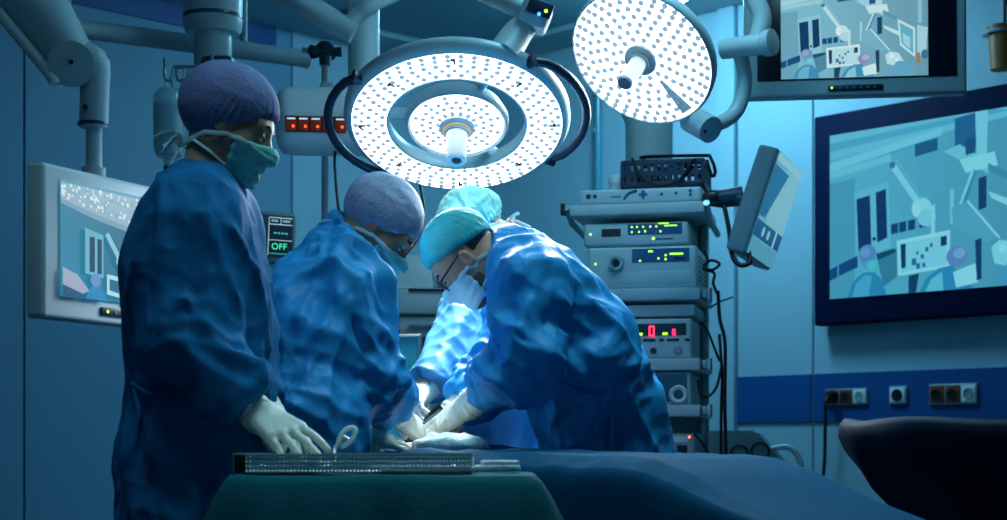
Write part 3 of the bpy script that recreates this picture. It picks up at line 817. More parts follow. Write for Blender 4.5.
bmesh.ops.transform(ctl.bm, matrix=W2L1 @ Matrix.Translation(Vector(P(535, 16, dd))), verts=ctl.bm.verts); ctlo = ctl.build('control_box', MATS['lamp_housing'], l1)
kp = MB(); kp.box((0, 0, 0), (.07, .006, .04), .002, rot=Matrix.Rotation(math.radians(22), 3, 'Y')); bmesh.ops.transform(kp.bm, matrix=W2L1 @ Matrix.Translation(Vector(P(540, 8, dd - .05))), verts=kp.bm.verts); kp.build('keypad', MATS['navy_plastic'], ctlo)
for px, py, m in ((546, 11, 'green_led'), (539, 14, 'blue_led')):
    q = MB(); q.cyl(loc1(P(px, py, dd - .049)), loc1(P(px, py, dd - .056)), .005, 10); q.build('indicator', MATS[m], ctlo)
mb = MB(); mb.tube([loc1(P(526, 12, dd)), loc1(P(505, 2, dd + .05)), loc1(P(470, -16, dd + .2)), loc1(P(430, -60, dd + .4)), loc1((-.1, 5.1, CEIL))], .026, 14, smooth=5); mb.build('spring_arm', MATS['lamp_housing'], l1)

B2 = basis(LAMP2_N, (0, 0, 1))
l2 = empty('surgical_lamp', LAMP2_C, 0, 'smaller round disc surgical lamp, lit and tilted, beside the ring lamp', 'surgical lamp', mtx=B2)
W2L2 = (Matrix.Translation(Vector(LAMP2_C)) @ B2).inverted()
def loc2(p): return W2L2 @ Vector(tuple(p))
R2 = .226
mb = MB(); mb.lathe([(R2 - .007, -.002), (R2 - .004, .004), (R2, .002), (R2 + .004, -.012), (R2, -.035), (R2 * .85, -.06), (R2 * .5, -.085), (0, -.095)], 80); mb.build('disc_housing', MATS['lamp_housing'], l2, angle=60)
mb = MB(); mb.lathe([(0, -.001), (R2 - .007, -.001), (R2 - .007, -.006), (0, -.006)], 80); mb.build('light_disc', MATS['lamp_face'], l2)
wedge_a = None
hd = loc2(P(668, 116, 4.75)); wa = math.atan2(hd.y, hd.x)
for j, r in enumerate((.066, .091, .116, .141, .166, .19, .209)):
    n = int(2 * math.pi * r / .0335)
    for k in range(n):
        an = 2 * math.pi * (k + .5 * (j % 2)) / n
        if abs((an - wa + math.pi) % (2 * math.pi) - math.pi) < .13 and r > .08: continue
        put('led_lens', LENS, l2, (r * math.cos(an), r * math.sin(an), -.001), 1.35)
c, s = math.cos(wa), math.sin(wa)
mb = MB(); mb.mesh([(c * .085 - s * .006, s * .085 + c * .006, .002), (c * .085 + s * .006, s * .085 - c * .006, .002), (c * .21 + s * .022, s * .21 - c * .022, .002), (c * .21 - s * .022, s * .21 + c * .022, .002)] + [(c * .085 - s * .006, s * .085 + c * .006, -.002), (c * .085 + s * .006, s * .085 - c * .006, -.002), (c * .21 + s * .022, s * .21 - c * .022, -.002), (c * .21 - s * .022, s * .21 + c * .022, -.002)], [(0, 1, 2, 3), (7, 6, 5, 4), (0, 4, 5, 1), (1, 5, 6, 2), (2, 6, 7, 3), (3, 7, 4, 0)]); wd = mb.build('sensor_strip', mat('sensor_grey', '#8fa8b2', .4, emit='#8fb0bc', es=.3, var=.05), l2)  # faint emission stands in for lamp light scattered in the strip
for r in (.125, .155, .185):
    q = MB(); q.lathe([(0, .0045), (.009, .0035), (.010, .0018)], 12, (c * r, s * r, .001)); q.build('sensor', MATS['white_plastic'], wd)
mb = MB(); mb.lathe([(0, -.002), (.049, -.002), (.052, .006), (.05, .012), (.033, .014), (.031, .024), (0, .024)], 36); mb.build('handle_collar', MATS['grey_plastic'], l2)
mb = MB(); mb.lathe([(.026, .014), (.025, .07), (.023, .11), (.025, .125), (.021, .13), (0, .13)], 28); h = mb.build('sterile_handle', MATS['white_plastic'], l2)
mb = MB(); mb.lathe([(0, .1305), (.02, .1305), (.019, .133), (0, .1335)], 20); mb.build('handle_tip', MATS['navy_plastic'], h)
# arm of the disc lamp
mb = MB(); mb.tube([loc2(P(752, -140, 5.0)), loc2(P(752, -20, 5.0)), loc2(P(762, 18, 5.0)), loc2(P(756, 44, 5.0))], .03, 16, smooth=6); mb.build('arm_tube', MATS['lamp_housing'], l2)
mb = MB(); mb.cyl(loc2(P(722, 49, 4.98)), loc2(P(764, 44, 4.9)), .032, 24); mb.cyl(loc2(P(764, 44, 4.9)), loc2(P(773, 42, 4.88)), .04, 24); mb.build('joint', MATS['lamp_housing'], l2)
mb = MB(); mb.tube([loc2(P(740, 52, 4.98)), loc2(P(745, 80, 5.0)), loc2(P(738, 108, 5.0)), loc2(P(722, 122, 4.98)), loc2(P(702, 126, 4.95))], .024, 16, smooth=6); mb.build('yoke_tube', MATS['lamp_housing'], l2)
mb = MB(); mb.cyl(loc2(P(690, 118, 4.98)), loc2(P(711, 130, 4.9)), .042, 24); k2 = mb.build('yoke_joint', MATS['lamp_housing'], l2)
mb = MB(); mb.cyl(loc2(P(704, 131, 4.895)), loc2(P(705, 131.5, 4.89)), .006, 10); mb.build('screw', MATS['dark_plastic'], k2)
mb = MB(); mb.tube([loc2(P(690, 118, 4.95)), loc2(P(668, 92, 4.9)), loc2(LAMP2_C - LAMP2_N * .08)], .03, 14, smooth=4); mb.build('yoke_end', MATS['lamp_housing'], l2)
mb = MB(); mb.cyl(loc2(P(752, -140, 5.0)), loc2((P(752, -140, 5.0)[0], 5.0, CEIL)), .05, 20); mb.build('ceiling_stem', MATS['lamp_housing'], l2)

# ================================================================ screens
def screen_thing(name, label, cat, TL, TR, BR, BL, thick, bez, pic, picmat_, frame_m, bottom=None, inner=None):
    """box-shaped display from four corners of its front; bez = (left, top, right, bottom) in metres to the picture"""
    TL, TR, BR, BL = (A3(a) for a in (TL, TR, BR, BL))
    ux = (TR - TL); W = np.linalg.norm(ux); ux /= W; dn = (BL - TL); H = np.linalg.norm(dn); dn = dn - ux * dn.dot(ux); dn /= np.linalg.norm(dn)
    nr = np.cross(ux, -dn) ; nr = nr / np.linalg.norm(nr)
    M = Matrix((tuple(ux), tuple(-nr), tuple(-dn))).transposed().to_4x4()    # x right, y into the case, z up
    c = (TL + BR) / 2 if True else TL
    e = empty(name, c, 0, label, cat, mtx=M)
    mb = MB(); mb.box((0, thick / 2, 0), (W, thick, H), min(.012, thick * .3), seg=3); mb.build('case', frame_m, e)
    if inner:
        l, t, r, b = inner
        mb = MB(); mb.box(((l - r) / 2, -.001, (b - t) / 2), (W - l - r, .004, H - t - b), .001); mb.build('screen_glass', MATS['screen_black'], e)
    l, t, r, b = bez
    pw, ph = W - l - r, H - t - b
    s = ph
    picture('screen_picture', pic, (-W / 2 + l, -.003, H / 2 - t), (ph, 0, 0), (0, 0, -ph), (0, -1, 0), picmat_, e, (pw / ph, 1.0))
    return e, W, H

OR = or_picture()
# wall screen
tl = onR(813.5, 117, .09); bl = onR(813.5, 326, .09); Hs = tl[2] - bl[2]; Ws = 1.37
ang = RD; tr = tl + np.array([RD[0], RD[1], 0]) * Ws; br = bl + np.array([RD[0], RD[1], 0]) * Ws
ws, W, H = screen_thing('wall_screen', 'large flat wall screen in a dark navy frame showing the operating room', 'screen', tl, tr, br, bl, .07, (.09, .098, .09, .115), OR, picmat('wall_picture', .72, (.30, .84, 1.0)), MATS['frame_navy'])
mb = MB(); mb.box((0, .078, 0), (.5, .016, .4)); mb.build('wall_bracket', MATS['dark_steel'], ws)

# ceiling hung monitor, upper right
d0 = 5.2; tl = P(744, -42, d0); bl = P(744, 99, d0); tr = P(967, -50, d0 - .07); br = P(967, 92.5, d0 - .07)
hm, W, H = screen_thing('ceiling_monitor', 'grey-bezelled flat monitor hung from the ceiling above the wall screen', 'monitor', tl, tr, br, bl, .06, (.118, .093, .123, .059), OR, picmat('hung_picture', .8, (.8, .97, 1.0)), MATS['grey_plastic'], inner=(.042, .022, .033, .055))
mb = MB(); mb.box((.0, -.003, -H / 2 + .026), (.175, .006, .018), .002); ks = mb.build('button_strip', MATS['dark_plastic'], hm)
for k in range(7):
    mb = MB(); mb.cyl((-.075 + .022 * k + (0.005 if k else 0), -.006, -H / 2 + .026), (-.075 + .022 * k + (.005 if k else 0), -.0085, -H / 2 + .026), .0045 if k else .0035, 10); mb.build('power_light' if k == 0 else 'button', MATS['green_led' if k == 0 else 'panel_blue'], ks)
mb = MB(); mb.tube([(.0, .09, .05), (.0, .12, .3), (.0, .12, CEIL - (tl[2] + bl[2]) / 2)], .028, 14); mb.box((0, .08, .03), (.2, .05, .2), .01); mb.build('hanger_arm', MATS['lamp_housing'], hm)

# monitor on the left arm
tl = P(43, 161, 3.72); bl = P(43, 317.5, 3.72); yw = math.radians(64)
vx = np.array([math.cos(yw), math.sin(yw), 0.]); tr = tl + vx * .5; br = bl + vx * .5
LP = [('#3a8fae', rect(0, 0, 1.6, 1))] + [(tuple(np.array(lin('#3a8fae')) * (1 - .05 * k)), rect(.12 * k, .2, .12 * k + .14, 1)) for k in range(12)]
LP += [('#b9c6d8', [(0, .0), (1.6, 0), (1.6, .34), (1.2, .34), (.8, .3), (.4, .24), (0, .16)]), ('#8fb2c6', [(0, .16), (.4, .24), (.8, .3), (1.2, .34), (1.2, .38), (.8, .35), (.4, .29), (0, .2)])]
LP += [('#5fa9c4', [(0, .02), (.0, 0), (1.6, 0), (1.6, .03)])]
rr = random.Random(5)
for k in range(150):
    x = rr.random() * 1.4; y = .03 + rr.random() * (.12 + .14 * x); LP.append(('#ffffff' if rr.random() < .6 else '#9fc4d8', circ(x, y, .009 + rr.random() * .012, n=6)))
LP += [('#7fc4d6', [(.25, .38), (.46, .42), (.46, .8), (.25, .78)]), ('#123f63', rect(.3, .45, .36, .76)), ('#123f63', rect(.39, .46, .44, .77)), ('#a8dbe6', bar(.5, .4, .66, .62, .05)), ('#bfe8ef', circ(.67, .63, .06)), ('#c6ecf2', bar(.68, .62, .68, .78, .03)), ('#d8f4f8', [(.5, .76), (.78, .78), (.78, .97), (.5, .94)]), ('#2f6d92', [(.53, .8), (.64, .81), (.64, .92), (.53, .9)]), ('#8fd0e0', bar(.82, .35, .9, .75, .06)), ('#d4f0f6', [(.8, .5), (1.0, .55), (1.1, .8), (.9, .78)]),
       ('#c4b8c8', [(0, .75), (.16, .8), (.3, .93), (.2, .97), (0, .9)]), ('#2f8fc0', [(.26, 1), (.3, .9), (.4, .86), (.48, .93), (.5, 1)]), ('#7f9ad0', circ(.37, .83, .06)), ('#54b4d8', [(.72, 1), (.78, .93), (.9, .92), (1, 1)]), ('#8fa4d4', circ(.86, .9, .06)), ('#1c4f74', [(0, .9), (.25, .97), (.25, 1), (0, 1)])]
LP = [(c, [(x * 1.15, y) for x, y in q]) for c, q in LP]
lm, W, H = screen_thing('arm_monitor', 'white flat monitor on a jointed ceiling arm beside the standing nurse', 'monitor', tl, tr, br, bl, .055, (.055, .035, .05, .055), LP, picmat('arm_picture', .75, (.75, .97, 1.0)), MATS['white_plastic'])
mb = MB(); mb.box((.03, -.003, -H / 2 + .03), (.16, .006, .02), .002); ks = mb.build('button_strip', MATS['dark_plastic'], lm)
for k in range(5):
    mb = MB(); mb.cyl((-.03 + .03 * k, -.006, -H / 2 + .03), (-.03 + .03 * k, -.008, -H / 2 + .03), .004, 8); mb.build('power_light' if k == 0 else 'button', MATS['green_led' if k == 0 else 'grey_plastic'], ks)
iv = lm.matrix_world.inverted() if False else (Matrix.Translation(Vector((A3(tl) + A3(br)) / 2)) @ Matrix((tuple(vx / np.linalg.norm(vx)), (0, 0, 0), (0, 0, 0))).transposed().to_4x4())
bpy.context.view_layer.update(); iv = lm.matrix_world.inverted()
def L(p): return iv @ Vector(tuple(p))
da = 3.98
mb = MB(); mb.tube([L(P(94, 172, da)), L(P(94, 124, da))], .02, 18); mb.tube([L(P(94, 205, da)), L(P(94, 168, da))], .03, 14); mb.box((L(P(94, 200, da)).x, .075, -.02), (.14, .04, .2), .01); mb.build('thin_pole', MATS['lamp_housing'], lm)
mb = MB(); mb.tube([L(P(94, 128, da)), L(P(94, 122, da)), L(P(95, 86, da)), L(P(95, 60, da))], [.033, .036, .036, .036], 24); mb.build('pole_sleeve', MATS['lamp_housing'], lm)
mb = MB(); mb.cyl(L(P(93, 126, da - .0)), L(P(93, 122.5, da)), .038, 24); mb.build('sleeve_ring', MATS['dark_steel'], lm)
mb = MB(); mb.cyl(L(P(85, 107, da - .03)), L(P(85, 107, da - .045)), .007, 12); mb.build('screw', MATS['dark_plastic'], lm)
mb = MB(); mb.tube([L(P(95, 86, da)), L(P(92, 62, da)), L(P(72, 60, da))], [.036, .042, .05], 22, smooth=4); mb.build('elbow', MATS['lamp_housing'], lm)
mb = MB(); mb.cyl(L(P(71, 64, da + .05)), L(P(71, 64, da - .065)), .056, 32); jo = mb.build('joint', MATS['lamp_housing'], lm)
mb = MB(); mb.cyl(L(P(71, 62, da - .066)), L(P(71, 62, da - .069)), .006, 10); mb.build('screw', MATS['dark_plastic'], jo)
mb = MB(); mb.tube([L(P(71, 60, da)), L(P(46, 22, da)), L(P(0, -32, da)), L(P(-70, -115, da))], [.062, .076, .082, .084], 24); mb.build('upper_arm', MATS['lamp_housing'], lm)
mb = MB(); mb.tube([L(P(55, 84, da - .06)), L(P(48, 72, da - .06)), L(P(0, 14, da - .06)), L(P(-40, -34, da - .06))], .014, 10, smooth=3); mb.build('cable_cover', MATS['white_plastic'], lm)
mb = MB(); mb.tube([L(P(-70, -112, da)), L((P(-70, -112, da)[0], da, CEIL))], .07, 20); mb.build('ceiling_stem', MATS['lamp_housing'], lm)

# tilted monitor on the cart arm
TLm = P(780, 149, 5.15); BLm = P(743.5, 253, 5.15); TRm = P(804, 173, 5.47); BRm = BLm + TRm - TLm
UIP = [('#8fd0e6', rect(0, 0, 1.6, 1)), ('#b9e4f0', [(.2, .12), (1.6, 0), (1.6, .72), (.3, .72)]), ('#2f7cae', [(0, .12), (.55, .12), (.2, .62), (0, .62)]), ('#cdeef6', [(.0, .0), (1.6, 0), (1.6, .08), (0, .08)]), ('#2a6ea2', [(0, .66), (1.1, .66), (1.1, .82), (0, .82)]), ('#bfe9f4', circ(.3, .74, .05)), ('#bfe9f4', circ(.5, .74, .05)), ('#e4f7fb', rect(.72, .66, .78, .82)), ('#7fc6e0', rect(0, .84, 1.0, 1)), ('#173f66', [(1.1, .74), (1.6, .7), (1.6, 1), (1.0, 1)])]
tm, W, H = screen_thing('side_monitor', 'flat touch monitor tilted sideways on the arm of the equipment cart', 'monitor', TLm, TRm, BRm, BLm, .07, (.008, .008, .008, .008), UIP, picmat('side_picture', .55, (.62, .92, 1.0)), MATS['grey_plastic'])
bpy.context.view_layer.update(); iv2 = tm.matrix_world.inverted()
def L2(p): return iv2 @ Vector(tuple(p))
mb = MB(); mb.tube([L2(P(711, 198, 5.3)), L2(P(720, 199, 5.28)), L2(P(742, 196, 5.28))], [.028, .03, .034], 12); mb.tube([L2(P(730, 197, 5.28)), L2(P(752, 203, 5.25))], .024, 12); mb.build('mount_arm', MATS['navy_plastic'], tm)
mb = MB(); mb.tube([L2(P(724, 205, 5.24)), L2(P(729, 230, 5.22)), L2(P(732, 255, 5.2)), L2(P(740, 265, 5.18)), L2(P(750, 262, 5.18)), L2(P(748, 250, 5.2))], .008, 8, smooth=6); mb.build('cable', MATS['black_rubber'], tm)

# ================================================================ equipment cart with its devices
CR = math.radians(-13); CS = 302.0
cart_o = P(636, HZ, 5.3); cart_o[2] = 0; cart_o = cart_o + np.array([math.sin(-CR) * .18 * 1, math.cos(CR) * .18, 0])
def cx(px): return (px - 636) / CS / math.cos(CR)
def cz(py): return CAMH + (HZ - py) / CS
def cart_thing(name, label, cat, z=0., x=0.):
    o = A3(cart_o) + np.array([math.cos(CR) * x, math.sin(CR) * x, z]); return empty(name, o, CR, label, cat)
cart = cart_thing('equipment_cart', 'tall equipment cart with grey shelves behind the bent surgeon', 'cart')
def shelf(y0, y1, x0, x1, nm='shelf', y=(-.2, .2)):
    mb = MB(); mb.box(((x0 + x1) / 2, (y[0] + y[1]) / 2, (cz(y0) + cz(y1)) / 2), (x1 - x0, y[1] - y[0], cz(y0) - cz(y1)), .006); o = mb.build(nm, MATS['device_grey'], cart)
    return o
SH = [(204, 215), (289, 301), (359, 371), (405, 417), (500, 512)]
for i, (a, b) in enumerate(SH):
    s = shelf(a, b, cx(571 if i == 0 else 590), cx(703 if i == 0 else 699))
    if i == 0:
        for sx in (cx(568), cx(705)):
            q = MB(); q.tube([(sx, -.2, cz(206)), (sx, -.1, cz(218)), (sx, .19, cz(222))], .011, 10); q.build('side_rail', MATS['aluminium'], s)
        q = MB(); q.box((cx(565), -.2, cz(208)), (.015, .03, .04), .004); q.build('rail_end', MATS['dark_plastic'], s)
        q = MB(); q.box((cx(708), -.15, cz(200)), (.05, .06, .035), .008); q.build('arm_clamp', MATS['dark_plastic'], s)
    else:
        q = MB(); q.box((cx(703), -.1, cz((a + b) / 2)), (.02, .16, .03), .006); q.cyl((cx(707), -.17, cz(b)), (cx(707), -.17, cz(a)), .01, 10); q.build('side_rail', MATS['aluminium'], s)
shelf(305, 317, cx(592), cx(693), 'drawer_tray', (-.18, .18))
mb = MB(); mb.box((cx(640), .185, 1.0), (.34, .06, 1.66), .02); mb.build('back_column', MATS['device_grey'], cart)
for sx in (cx(600), cx(693)):
    mb = MB(); mb.box((sx, .14, .98), (.03, .04, 1.62), .008); mb.build('upright', MATS['aluminium'], cart)
mb = MB(); mb.box((0, 0, .14), (.5, .46, .08), .03); mb.build('base', MATS['grey_plastic'], cart)
for sx in (-.2, .2):
    for sy in (-.18, .18):
        mb = MB(); mb.cyl((sx - .015, sy, .05), (sx + .015, sy, .05), .05, 18); mb.build('caster', MATS['dark_plastic'], cart)

def decal(m, pts, parent, nm, y):
    """thin printed or lit patch on a device front, x/z outline"""
    mb = MB(); n = len(pts); mb.mesh([(a, y, b) for a, b in pts] + [(a, y + .002, b) for a, b in pts], [tuple(range(n)), tuple(reversed(range(n, 2 * n)))] + [(i, i + n, (i + 1) % n + n, (i + 1) % n) for i in range(n)])
    return mb.build(nm, MATS[m], parent, smooth=False)
def px_rect(x0, y0, x1, y1, o): return [(cx(x0) - o[0], cz(y0) - o[1]), (cx(x1) - o[0], cz(y0) - o[1]), (cx(x1) - o[0], cz(y1) - o[1]), (cx(x0) - o[0], cz(y1) - o[1])]
def px_disc(x, y, r, o, n=14): return [(cx(x) - o[0] + r * math.cos(2 * math.pi * k / n), cz(y) - o[1] + r * math.sin(2 * math.pi * k / n)) for k in range(n)]
def device(name, label, cat, x0, y0, x1, y1, depth=.28, m='device_grey', front=-.18):
    z0 = cz(y1) + .001; o = cart_thing(name, label, cat, z0); H = cz(y0) - z0 - .001; W = cx(x1) - cx(x0)
    mb = MB(); mb.box(((cx(x0) + cx(x1)) / 2, front + depth / 2, H / 2), (W, depth, H), .01, seg=3); b = mb.build('case', MATS[m], o)
    return o, (0, z0), front - .001, b
# thin control box on the top shelf
o, q, y, b = device('control_unit', 'thin grey control box with blue cross mark on the top shelf of the cart', 'device', 580, 188, 700, 203.6, .3)
decal('navy_plastic', px_disc(589, 195, .009, q), o, 'socket', y); decal('navy_plastic', px_disc(595.5, 195, .007, q), o, 'socket', y)
decal('panel_blue', px_rect(639, 193.3, 647, 196.3, q), o, 'cross_mark', y); decal('panel_blue', px_rect(641.5, 190.5, 644.5, 199, q), o, 'cross_mark', y - .0003)
arc = [(624, 199.5), (626, 196), (630, 192.5), (637, 190.2)]
mb = MB(); mb.tube([(cx(a), y, cz(c) - q[1]) for a, c in arc], .004, 6, smooth=4); mb.build('arc_mark', MATS['panel_blue'], o)
for a, c in ((661, 195), (675, 194.5), (689, 192.5), (689, 196.5)): decal('panel_blue', px_disc(a, c, .006, q, 10), o, 'button', y)
decal('panel_blue', px_rect(611, 195.5, 621, 196.8, q), o, 'print_line', y)
# video processor
o, q, y, b = device('video_processor', 'grey video processor with dark display and green lights, second on the cart', 'device', 584, 222, 687, 246, .29)
decal('dark_plastic', px_rect(602, 228, 621, 236, q), o, 'display', y); decal('panel_blue', px_rect(628, 224, 681, 235, q), o, 'key_panel', y)
for a, c in ((632, 227), (637, 227), (643, 227), (650, 227), (656, 227), (632, 232), (639, 232), (645, 231.5), (660, 232)): decal('green_led', px_disc(a, c, .0032, q, 8), o, 'key_light', y - .0015)
decal('green_led', px_rect(664, 226, 676, 227, q), o, 'key_light', y - .0015); decal('green_led', px_rect(658, 223.6, 668, 224.6, q), o, 'key_light', y - .0015)
decal('green_led', px_disc(591, 233, .004, q, 8), o, 'power_light', y); decal('green_led', px_disc(653, 239, .005, q, 8), o, 'power_light', y); decal('dark_plastic', px_rect(655, 239, 672, 240.2, q), o, 'slot', y)
for k in range(6):
    mb = MB(); mb.box((cx(687) + .0005, -.01, .018 + .011 * k), (.003, .2, .004)); mb.build('vent', MATS['dark_plastic'], o)
# light source
o, q, y, b = device('light_source', 'grey endoscope light source with round front socket on the cart', 'device', 588, 246.2, 695, 289, .29)
decal('panel_blue', px_rect(632, 249, 688, 263, q), o, 'key_panel', y)
for a, c in ((658, 259), (665, 256), (640, 261), (665, 260)): decal('green_led', px_disc(a, c, .0036, q, 8), o, 'key_light', y - .0015)
decal('green_led', px_rect(669, 254, 682, 255.6, q), o, 'key_light', y - .0015); decal('green_led', px_rect(648, 251, 652.5, 252.4, q), o, 'key_light', y - .0015)
decal('dark_plastic', px_rect(673, 258.5, 684, 260.5, q), o, 'button', y - .0015)
decal('green_led', px_disc(596, 263, .004, q, 8), o, 'power_light', y)
mb = MB(); mb.lathe([(0, .012), (.014, .012), (.016, .02), (.022, .02), (.026, .006), (.027, 0)], 24, (cx(617), y, cz(263) - q[1]), basis((0, -1, 0))); sk = mb.build('scope_socket', MATS['steel'], o)
mb = MB(); mb.lathe([(0, .0135), (.013, .0135), (.0135, .012)], 20, (cx(617), y, cz(263) - q[1]), basis((0, -1, 0))); mb.build('socket_hole', MATS['dark_plastic'], sk)
mb = MB(); mb.box((cx(641), y + .003, cz(278) - q[1]), (.33, .01, .045), .006); mb.build('lower_cover', MATS['device_grey'], o)
for k in range(6):
    mb = MB(); mb.box((cx(695) + .0005, -.01, .03 + .016 * k), (.003, .2, .005)); mb.build('vent', MATS['dark_plastic'], o)
# electrosurgical unit
o, q, y, b = device('electrosurgical_unit', 'grey electrosurgical unit with red number displays on the cart', 'device', 612, 318.5, 690, 359, .28)
decal('dark_plastic', px_rect(637, 324, 685, 336, q), o, 'display', y)
def digit(px, py, hgt, segs, m, par, yy):
    w_, t = hgt * .56, hgt * .12; X, Z = cx(px) - q[0], cz(py) - q[1]; R = []
    if 'a' in segs: R.append((X - w_ / 2, Z + hgt / 2 - t, X + w_ / 2, Z + hgt / 2))
    if 'd' in segs: R.append((X - w_ / 2, Z - hgt / 2, X + w_ / 2, Z - hgt / 2 + t))
    if 'f' in segs: R.append((X - w_ / 2, Z - hgt / 2, X - w_ / 2 + t, Z + hgt / 2))
    if 'b' in segs: R.append((X + w_ / 2 - t, Z - hgt / 2, X + w_ / 2, Z + hgt / 2))
    mb = MB()
    for a, b_, c, d in R: mb.box(((a + c) / 2, yy, (b_ + d) / 2), (c - a, .0025, d - b_))
    return mb.build('digit', MATS[m], par, smooth=False)
digit(651.5, 331, .032, 'adfb', 'red_digit', o, y - .002); digit(673, 332.5, .018, 'adfb', 'red_digit', o, y - .002)
for a in (640, 664.5): decal('green_led', px_rect(a - 2.4, 333, a + 2.4, 335.4, q), o, 'key_light', y - .0015)
for a, r in ((649, 6), (661, 2.5), (672, 6), (686, 2.5)): decal('navy_plastic', px_rect(a - r, 339, a + r, 342, q), o, 'button', y)
for a, r, m in ((653, .011, 'dark_plastic'), (677, .014, 'grey_plastic')):
    mb = MB(); mb.lathe([(0, .012), (r * .8, .012), (r, .004), (r, 0)], 18, (cx(a), y, cz(351) - q[1]), basis((0, -1, 0))); mb.build('knob', MATS[m], o)
# dark camera box with a pale ring
o, q, y, b = device('camera_box', 'black open-front box holding a pale round coil, low on the cart', 'device', 640, 372, 690, 405, .28, 'device_grey')
decal('screen_black', px_rect(643, 374, 686, 402, q), o, 'dark_front', y)
mb = MB(); mb.lathe([(.016, .0), (.028, .002), (.032, .012), (.026, .02), (.016, .016)], 22, (cx(678), y, cz(395) - q[1]), basis((0, -1, 0)), closed=True); mb.build('coil', MATS['white_plastic'], o)
# bottom unit with orange light
o, q, y, b = device('power_unit', 'grey power unit with a small orange light on the lowest cart shelf', 'device', 640, 433, 694, 499, .28, 'grey_plastic')
decal('white_plastic', px_rect(672, 436, 687, 442, q), o, 'switch', y); decal('orange_led', px_disc(688, 437, .004, q, 8), o, 'power_light', y - .001); decal('dark_plastic', px_rect(676, 445, 686, 455, q), o, 'inlet', y)
# basket with cables and a small cup on the control unit
bz = cz(187.7); bo = cart_thing('plastic_basket', 'dark navy slotted plastic basket on top of the equipment cart', 'basket', bz, cx(659))
hw, hd_, hh = .135, .11, .1
mb = MB(); mb.box((0, 0, .008), (hw * 1.9, hd_ * 1.9, .012), .003); mb.build('bottom', MATS['navy_plastic'], bo)
mb = MB()
for zz in (.02, .095): 
    for s in (-1, 1): mb.box((0, s * hd_, zz), (hw * 2, .012, .018), .003); mb.box((s * hw, 0, zz), (.012, hd_ * 2, .018), .003)
mb.build('rim', MATS['navy_plastic'], bo)
for s in (-1, 1):
    for k in range(13): mb = MB(); mb.box((-hw + hw * 2 * k / 12, s * hd_, .057), (.012, .008, .07)); mb.build('slat', MATS['navy_plastic'], bo, smooth=False)
    for k in range(9): mb = MB(); mb.box((s * hw, -hd_ + hd_ * 2 * k / 8, .057), (.008, .013, .07)); mb.build('slat', MATS['navy_plastic'], bo, smooth=False)
    mb = MB(); mb.box((0, s * hd_, .057), (hw * 1.98, .005, .016)); mb.build('slat', MATS['navy_plastic'], bo, smooth=False)
kb = cart_thing('coiled_cable', 'black coiled cable lying in the dark plastic basket', 'cable', bz, cx(659))
pts = []
for k in range(70):
    t = k / 69; a = t * math.pi * 7.2; pts.append((.095 * math.cos(a) + .02 * math.sin(3 * a) + .03 * t, .07 * math.sin(a), .03 + .085 * t + .012 * math.sin(2.3 * a)))
pts += [(.13, -.06, .12), (.16, -.1, .105), (.175, -.09, .06), (.16, -.05, .05), (.14, -.02, .11)]
mb = MB(); mb.tube(pts, .006, 7, smooth=2); me_ = mb.build('cord', MATS['black_rubber'], kb)
mb = MB(); mb.tube([(-.1, -.118, .11), (-.07, -.128, .05), (-.01, -.13, .016), (.06, -.128, .03), (.11, -.12, .1)], .005, 7, smooth=6); mb.build('cord', MATS['black_rubber'], kb)
cu = cart_thing('plastic_cup', 'small pale lidded plastic pot beside the dark basket', 'pot', cz(187.7), cx(608.5))
mb = MB(); mb.lathe([(0, 0), (.022, 0), (.026, .045), (0, .045)], 20); mb.build('pot', MATS['white_plastic'], cu)
mb = MB(); mb.lathe([(0, .045), (.029, .045), (.029, .066), (.026, .07), (0, .07)], 20); mb.build('lid', MATS['white_plastic'], cu)
# cables down the cart's side
cb = cart_thing('cable_bundle', 'bundle of dark cables hanging down the side of the equipment cart', 'cable')
mb = MB(); mb.tube([(cx(715), -.16, cz(292)), (cx(717), -.17, cz(320)), (cx(722), -.17, cz(345)), (cx(722), -.18, cz(400)), (cx(723), -.18, cz(470)), (cx(722), -.18, .3)], .006, 8, smooth=5); mb.build('thick_cord', MATS['black_rubber'], cb)
mb = MB(); mb.tube([(cx(716), -.15, cz(335)), (cx(719), -.16, cz(380)), (cx(718), -.16, cz(430)), (cx(719), -.16, .35)], .005, 8, smooth=5); mb.build('thick_cord', MATS['black_rubber'], cb)
mb = MB(); mb.tube([(cx(698), -.1, cz(322)), (cx(706), -.14, cz(335)), (cx(713), -.17, cz(352)), (cx(717), -.17, cz(362))], .0045, 7, smooth=5); mb.build('thin_cord', MATS['black_rubber'], cb)
mb = MB(); mb.tube([(cx(694), -.1, cz(380)), (cx(698), -.16, cz(395)), (cx(706), -.18, cz(397)), (cx(714), -.18, cz(388)), (cx(718), -.17, cz(370))], .0045, 7, smooth=5); mb.build('thin_cord', MATS['black_rubber'], cb)
mb = MB(); mb.tube([(cx(680), -.19, cz(420)), (cx(690), -.2, cz(430)), (cx(704), -.2, cz(448)), (cx(712), -.2, cz(470))], .0045, 7, smooth=5); mb.build('thin_cord', MATS['black_rubber'], cb)
mb = MB(); mb.tube([(cx(700), -.1, cz(250)), (cx(705), -.16, cz(262)), (cx(702), -.18, cz(268)), (cx(710), -.19, cz(272)), (cx(717), -.18, cz(266)), (cx(708), -.17, cz(262)), (cx(702), -.18, cz(270)), (cx(712), -.18, cz(275)), (cx(711), -.18, cz(285)), (cx(715), -.17, cz(296))], .005, 7, smooth=6); mb.build('thin_cord', MATS['black_rubber'], cb)
mb = MB(); mb.tube([(cx(708), -.18, cz(309)), (cx(718), -.18, cz(303)), (cx(730), -.18, cz(299))], .003, 6); mb.build('thin_cord', MATS['black_rubber'], cb)
